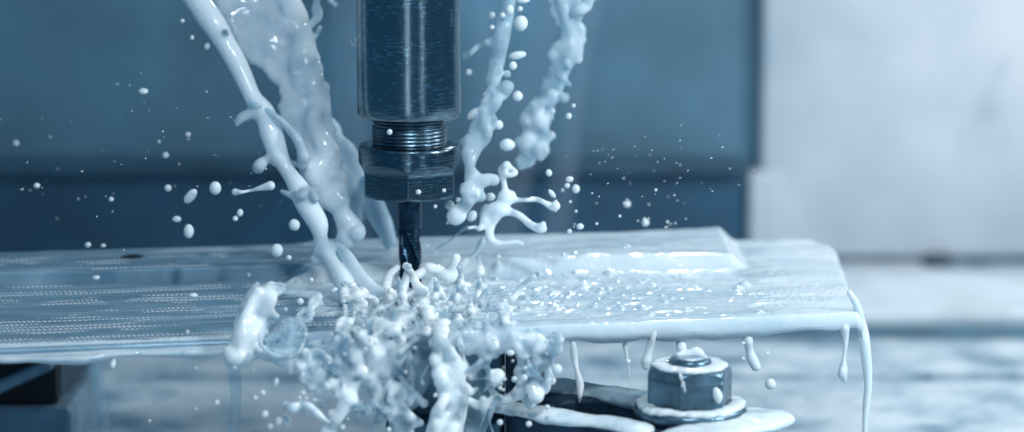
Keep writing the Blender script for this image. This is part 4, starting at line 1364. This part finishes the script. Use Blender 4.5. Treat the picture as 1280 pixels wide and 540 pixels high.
G = 'coolant droplets in the air'
for row in (
    (269, 235, 7.5, 8.5, 0, -.1, 'biggest round droplet left of the jets, over the dark wall'),
    (238, 245, 6, 11, 40, -.05, 'long tilted capsule droplet left of the jets'),
    (236, 289, 6.5, 9, 0, -.05, 'tall oval droplet just above the plate left of the jets'),
    (221, 274, 4, 5.5, 90, 0, 'small flat oval droplet below the tilted capsule droplet'),
    (210, 235, 4.5, 4.5, 0, .1, 'dim round droplet furthest left of the cluster near the jets'),
    (300, 266, 4, 5, 10, -.1, 'small egg-shaped droplet right of the biggest left droplet'),
    (294, 273, 3.6, 3.6, 0, -.1, 'small round droplet touching under the egg-shaped one'),
    (368, 281, 7, 7.5, -20, -.15, 'round white droplet between the leftmost jet and the plate'),
    (346, 313, 8, 8.5, 0, -.2, 'large white droplet low over the plate left of the jets'),
    (361, 322, 3.5, 3.5, 0, -.15, 'small droplet beside the large one over the plate'),
    (375, 377, 4.6, 4.6, 0, -.5, 'round bead in front of the plate above the bubble'),
    (417, 363, 3.5, 5.5, 60, -.45, 'oblong white bead left of the thick jet foot'),
    (433, 404, 4, 4, 0, -.6, 'small bead between bubble and splash heart'),
    (389, 350, 3, 3, 0, -.4, 'small bead over the floor left of the thick jet foot'),
    (179, 114, 6.3, 4, 0, .1, 'flat oval droplet high against the dark wall at left'),
    (228, 26, 2.8, 2.8, 0, .1, 'tiny droplet at the top left of the round jet'),
    (240, 47, 2.6, 3.2, 0, .1, 'second tiny droplet down along the round jet'),
    (259, 58, 3.6, 4.4, 20, .1, 'pale droplet touching the left edge of the round jet'),
    (651, 29, 9, 9.5, 0, 0, 'largest white ball right of the spindle near the top'),
    (637, 12, 5.5, 7, 0, .1, 'white droplet at the top of the see-through ribbon'),
    (647, 69, 5, 11, 80, .05, 'lying capsule droplet right of the see-through ribbon'),
    (641, 82, 5, 5.5, 0, .05, 'round droplet under the lying capsule droplet'),
    (647, 120, 6.5, 6.5, 0, .15, 'soft round droplet between the two right jets'),
    (592, 142, 5, 10, 50, .1, 'slanted oblong droplet between spindle and knotted rope'),
    (608, 119, 4.5, 4.5, 0, .1, 'small droplet left of the knotted rope shoulder'),
    (586, 90, 4, 4, 0, .3, 'dim round droplet beside the lower right spindle body'),
    (623, 156, 5.8, 6, 0, .05, 'round droplet right of the knotted rope'),
    (634, 181, 10, 7.5, 0, .12, 'wide egg-shaped droplet above the branching splash'),
    (615, 19, 4, 4, 0, .3, 'soft droplet left of the ribbon near the top'),
    (628, 19, 3.4, 3.4, 0, .2, 'small droplet on the left edge of the ribbon'),
    (650, 11, 3.4, 3.4, 0, .1, 'small droplet over the largest white ball'),
    (653, 0, 9, 4, 0, .1, 'flat droplet cut by the top edge'),
    (615, 34, 3, 3, 0, .1, 'small droplet between spindle and ribbon'),
    (711, 145, 3.8, 3.8, 0, .1, 'lone droplet right of the rightmost jet, lower of a pair'),
    (717, 132, 2.6, 2.6, 0, .1, 'lone droplet right of the rightmost jet, upper of a pair'),
    (691, 139, 3, 3, 0, .3, 'dim droplet close beside the rightmost jet'),
    (686, 216, 3.8, 4.6, -20, 0, 'bright oval droplet above the curved capsule'),
    (690, 242, 3, 6.5, -40, 0, 'curved capsule droplet over the antler tip'),
    (712, 224, 5, 3.6, 0, 0, 'topmost of three clustered droplets right of the antler'),
    (709, 232, 3.4, 3.4, 0, 0, 'left small one of three clustered droplets right of the antler'),
    (720, 236, 4.8, 5.6, 0, 0, 'lowest large one of three clustered droplets right of the antler'),
    (613, 246, 6, 5, 0, .1, 'soft droplet between knotted rope and antler'),
    (590, 270, 6, 7.5, 35, 0, 'oval droplet between the rope tip and the antler'),
    (606, 265, 6, 10, 20, .1, 'soft tall droplet against the left of the antler'),
    (562, 256, 6, 6, 0, .05, 'glassy droplet under the right edge of the collet nut'),
    (573, 250, 3.4, 3.4, 0, .05, 'small droplet beside the glassy one under the nut'),
    (544, 258, 2.4, 2.4, 0, -.1, 'tiny droplet right of the cutter shank'),
    (555, 238, 2.6, 2.6, 0, -.2, 'tiny bead in front of the right hex face'),
    (487, 165, 3.6, 3.6, 0, -.2, 'pale bead in front of the threaded neck'),
    (523, 240, 3.4, 3.4, 0, -.22, 'dim bead in front of the lower hex corner'),
    (443, 53, 5, 5, 0, .15, 'half hidden round droplet at the left side of the spindle'),
    (725, 283, 4.6, 4, 0, -.05, 'soft droplet just above the back edge of the plate'),
    (712, 289, 3, 3, 0, -.05, 'small droplet on the back edge of the plate right of the antler'),
    (807, 278, 4.6, 4.6, 0, .4, 'blurred droplet over the plate toward its raised end'),
    (784, 255, 4.4, 4.4, 0, .5, 'blurred droplet in front of the dark band right of the antler'),
    (696, 462, 7, 7.2, 0, -.8, 'large white ball over the clamp tip'),
    (684, 509, 3.4, 3.4, 0, -.8, 'bead in front of the dark clamp side, right one'),
    (661, 530, 4, 4, 0, -.8, 'bead low in front of the dark block, lower right'),
    (625, 528, 4, 4, 0, -.8, 'bead low in front of the dark block, lower left'),
    (638, 441, 5.2, 4, 0, -.78, 'oval bead in the upper part of the oval opening'),
    (643, 474, 3.8, 4, 0, -.78, 'dim bead low in the oval opening'),
    (655, 472, 4.5, 4.5, 0, -.8, 'bead on the right rim of the oval opening'),
    (963, 480, 7, 7, 0, -.55, 'round white bead floating right of the bolt'),
    (785, 452, 3.4, 3.4, 0, -.7, 'small bead beside the hair-thin drip'),
    (929, 429, 2.2, 2.2, 0, -.6, 'tiny bead beside the bulging drip, upper'),
    (929, 448, 2.4, 2.4, 0, -.6, 'tiny bead beside the bulging drip, lower'),
    (959, 441, 2.4, 2.4, 0, -.6, 'tiny bead well right of the bulging drip'),
    (345, 478, 3, 6, 10, -.75, 'upright blob of coolant under the plate left of the web'),
    (378, 469, 2.6, 4, 30, -.75, 'small oblong bead under the nubby rope'),
    (408, 482, 4, 4, 0, -.8, 'round bead hanging at the nubby rope'),
    (328, 491, 3.8, 3.8, 0, -.78, 'round bead left under the upright blob'),
    (319, 497, 3.8, 3.8, 0, -.78, 'leftmost bead under the upright blob'),
    (331, 518, 4.8, 4.8, 0, -.78, 'round bead lower left below the plate'),
    (348, 527, 4.6, 6, 20, -.78, 'egg-shaped bead below the plate, middle of three'),
    (338, 533, 4, 4, 0, -.78, 'lowest small bead below the plate at left'),
    (359, 527, 6, 7, 0, -.76, 'pale pear-shaped bead below the swimming strand'),
    (378, 491, 4, 2.6, 0, -.76, 'flat bead above the swimming strand'),
    (374, 497, 2.8, 3.6, 0, -.76, 'upright bead above the swimming strand'),
    (383, 498, 2, 2.4, 0, -.76, 'tiny bead above the swimming strand, right one'),
    (383, 518, 3.8, 3, 0, -.76, 'flat bead under the swimming strand'),
    (428, 534, 3.4, 3.4, 0, -.8, 'bead at the right foot of the web leg'),
    (271, 503, 3.4, 3.4, 0, -.7, 'lone bead under the plate left of the beads cluster'),
    (245, 511, 2.6, 2.6, 0, -.5, 'dim lone bead under the middle of the left plate'),
    (187, 526, 2, 2, 0, -.6, 'tiny lone bead low under the left plate'),
    (486, 537, 3.4, 3.4, 0, -.85, 'bead in the dark gap at the bottom of the web'),
    (544, 494, 2.6, 3.2, 30, -.85, 'bead in the dark gap left of the white column'),
    (461, 465, 2.4, 2.4, 0, -.8, 'small bead on the front of the splash heart'),
    (507, 465, 3, 3, 0, -.8, 'bead at the top of the small dark opening'),
    (110, 306, 4, 3.4, 0, .1, 'soft droplet on the back edge of the plate at left'),
    (129, 307, 3.2, 2.4, 0, .1, 'smaller soft droplet beside the one on the back plate edge'),
    (120, 347, 5, 3, 0, -.1, 'flat white droplet above the machined floor at left'),
    (241, 369, 6, 3, 0, -.35, 'flat glossy droplet over the machined floor'),
    (46, 232, 4, 3.4, 0, .1, 'small bright droplet far left in front of the dark band'),
    (139, 249, 3, 3, 0, .1, 'small round droplet in the dark band, middle of the left side'),
    (20, 179, 3.8, 3.8, 0, .5, 'dim droplet at the far left over the ledge'),
    (207, 194, 4, 4, 0, .2, 'soft droplet with a faint trail over the ledge, lower one'),
    (235, 168, 3.2, 3.2, 0, .2, 'soft droplet with a faint trail over the ledge, upper one'),
    (199, 177, 2, 2, 0, .2, 'tiny droplet between the two soft trailing ones'),
):
    u, v, r, r2, ang, Y, lab = row
    if u < 440 and v > 455: Y -= .22
    drop(u, v, r, Y, lab, G, r2, ang)

# two odd-shaped flying drops
q = Liquid(.006, .0035)
q.rope([(294, 240, 4.5), (302, 240, 2.4), (314, 238, 2), (326, 235, 3.6), (338, 232, 6)], -.12, jit=.03)
tag(link('coolant_strand', q.mesh('coolant_strand'), M['milk']), 'dumbbell strand of coolant flying left of the jets', 'coolant strand')
q = Liquid(.006, .0035)
q.rope([(357, 506, 5), (366, 510, 7), (376, 506, 5), (386, 508, 5), (395, 516, 5), (404, 523, 3.2), (411, 528, 2)], -1.0, jit=.08)
tag(link('coolant_strand', q.mesh('coolant_strand'), M['milk']), 'tadpole strand of coolant swimming in the air below the plate', 'coolant strand')

# fine spray: tiny specks, alike within each region
rr = random.Random(21)
GS = 'fine coolant spray'
for i in range(70):
    drop(rr.uniform(0, 380), rr.gauss(200, 55), rr.choice((.4, .5, .7, 1.2)), rr.uniform(-.3, .5), 'tiny speck of coolant mist in the dark air left of the jets', GS + ' at left', rr.uniform(.7, 1.6), 90)
for i in range(50):
    drop(rr.gauss(815, 66), rr.gauss(210, 24), rr.choice((.35, .45, .6, .8)), rr.uniform(-.4, .5), 'tiny speck of coolant mist right of the antler, before the ledge', GS + ' at right', rr.uniform(.7, 1.5), 60)
for i in range(26):
    u = rr.uniform(690, 860)
    drop(u, rr.uniform(235, 285), rr.choice((.9, 1.2, 1.8)), rr.uniform(-.2, .35), 'tiny dim coolant dot over the back edge of the plate', GS + ' over the plate')
for i in range(85):
    u, v = rr.gauss(490, 100), rr.gauss(445, 62)
    drop(u, v, rr.choice((.7, .9, 1.2, 1.6, 2.4)), rr.uniform(-.95, -.75), 'tiny coolant bead spat out in front of the big splash', GS + ' before the splash')
for i, (u, v, r) in enumerate(((627, 480, 1.8), (631, 474, 2.2), (629, 487, 2), (625, 485, 2.6), (641, 451, 1.6))):
    drop(u, v, r, -.86, 'tiny bright bead inside the oval opening of the splash', GS + ' in the oval opening')
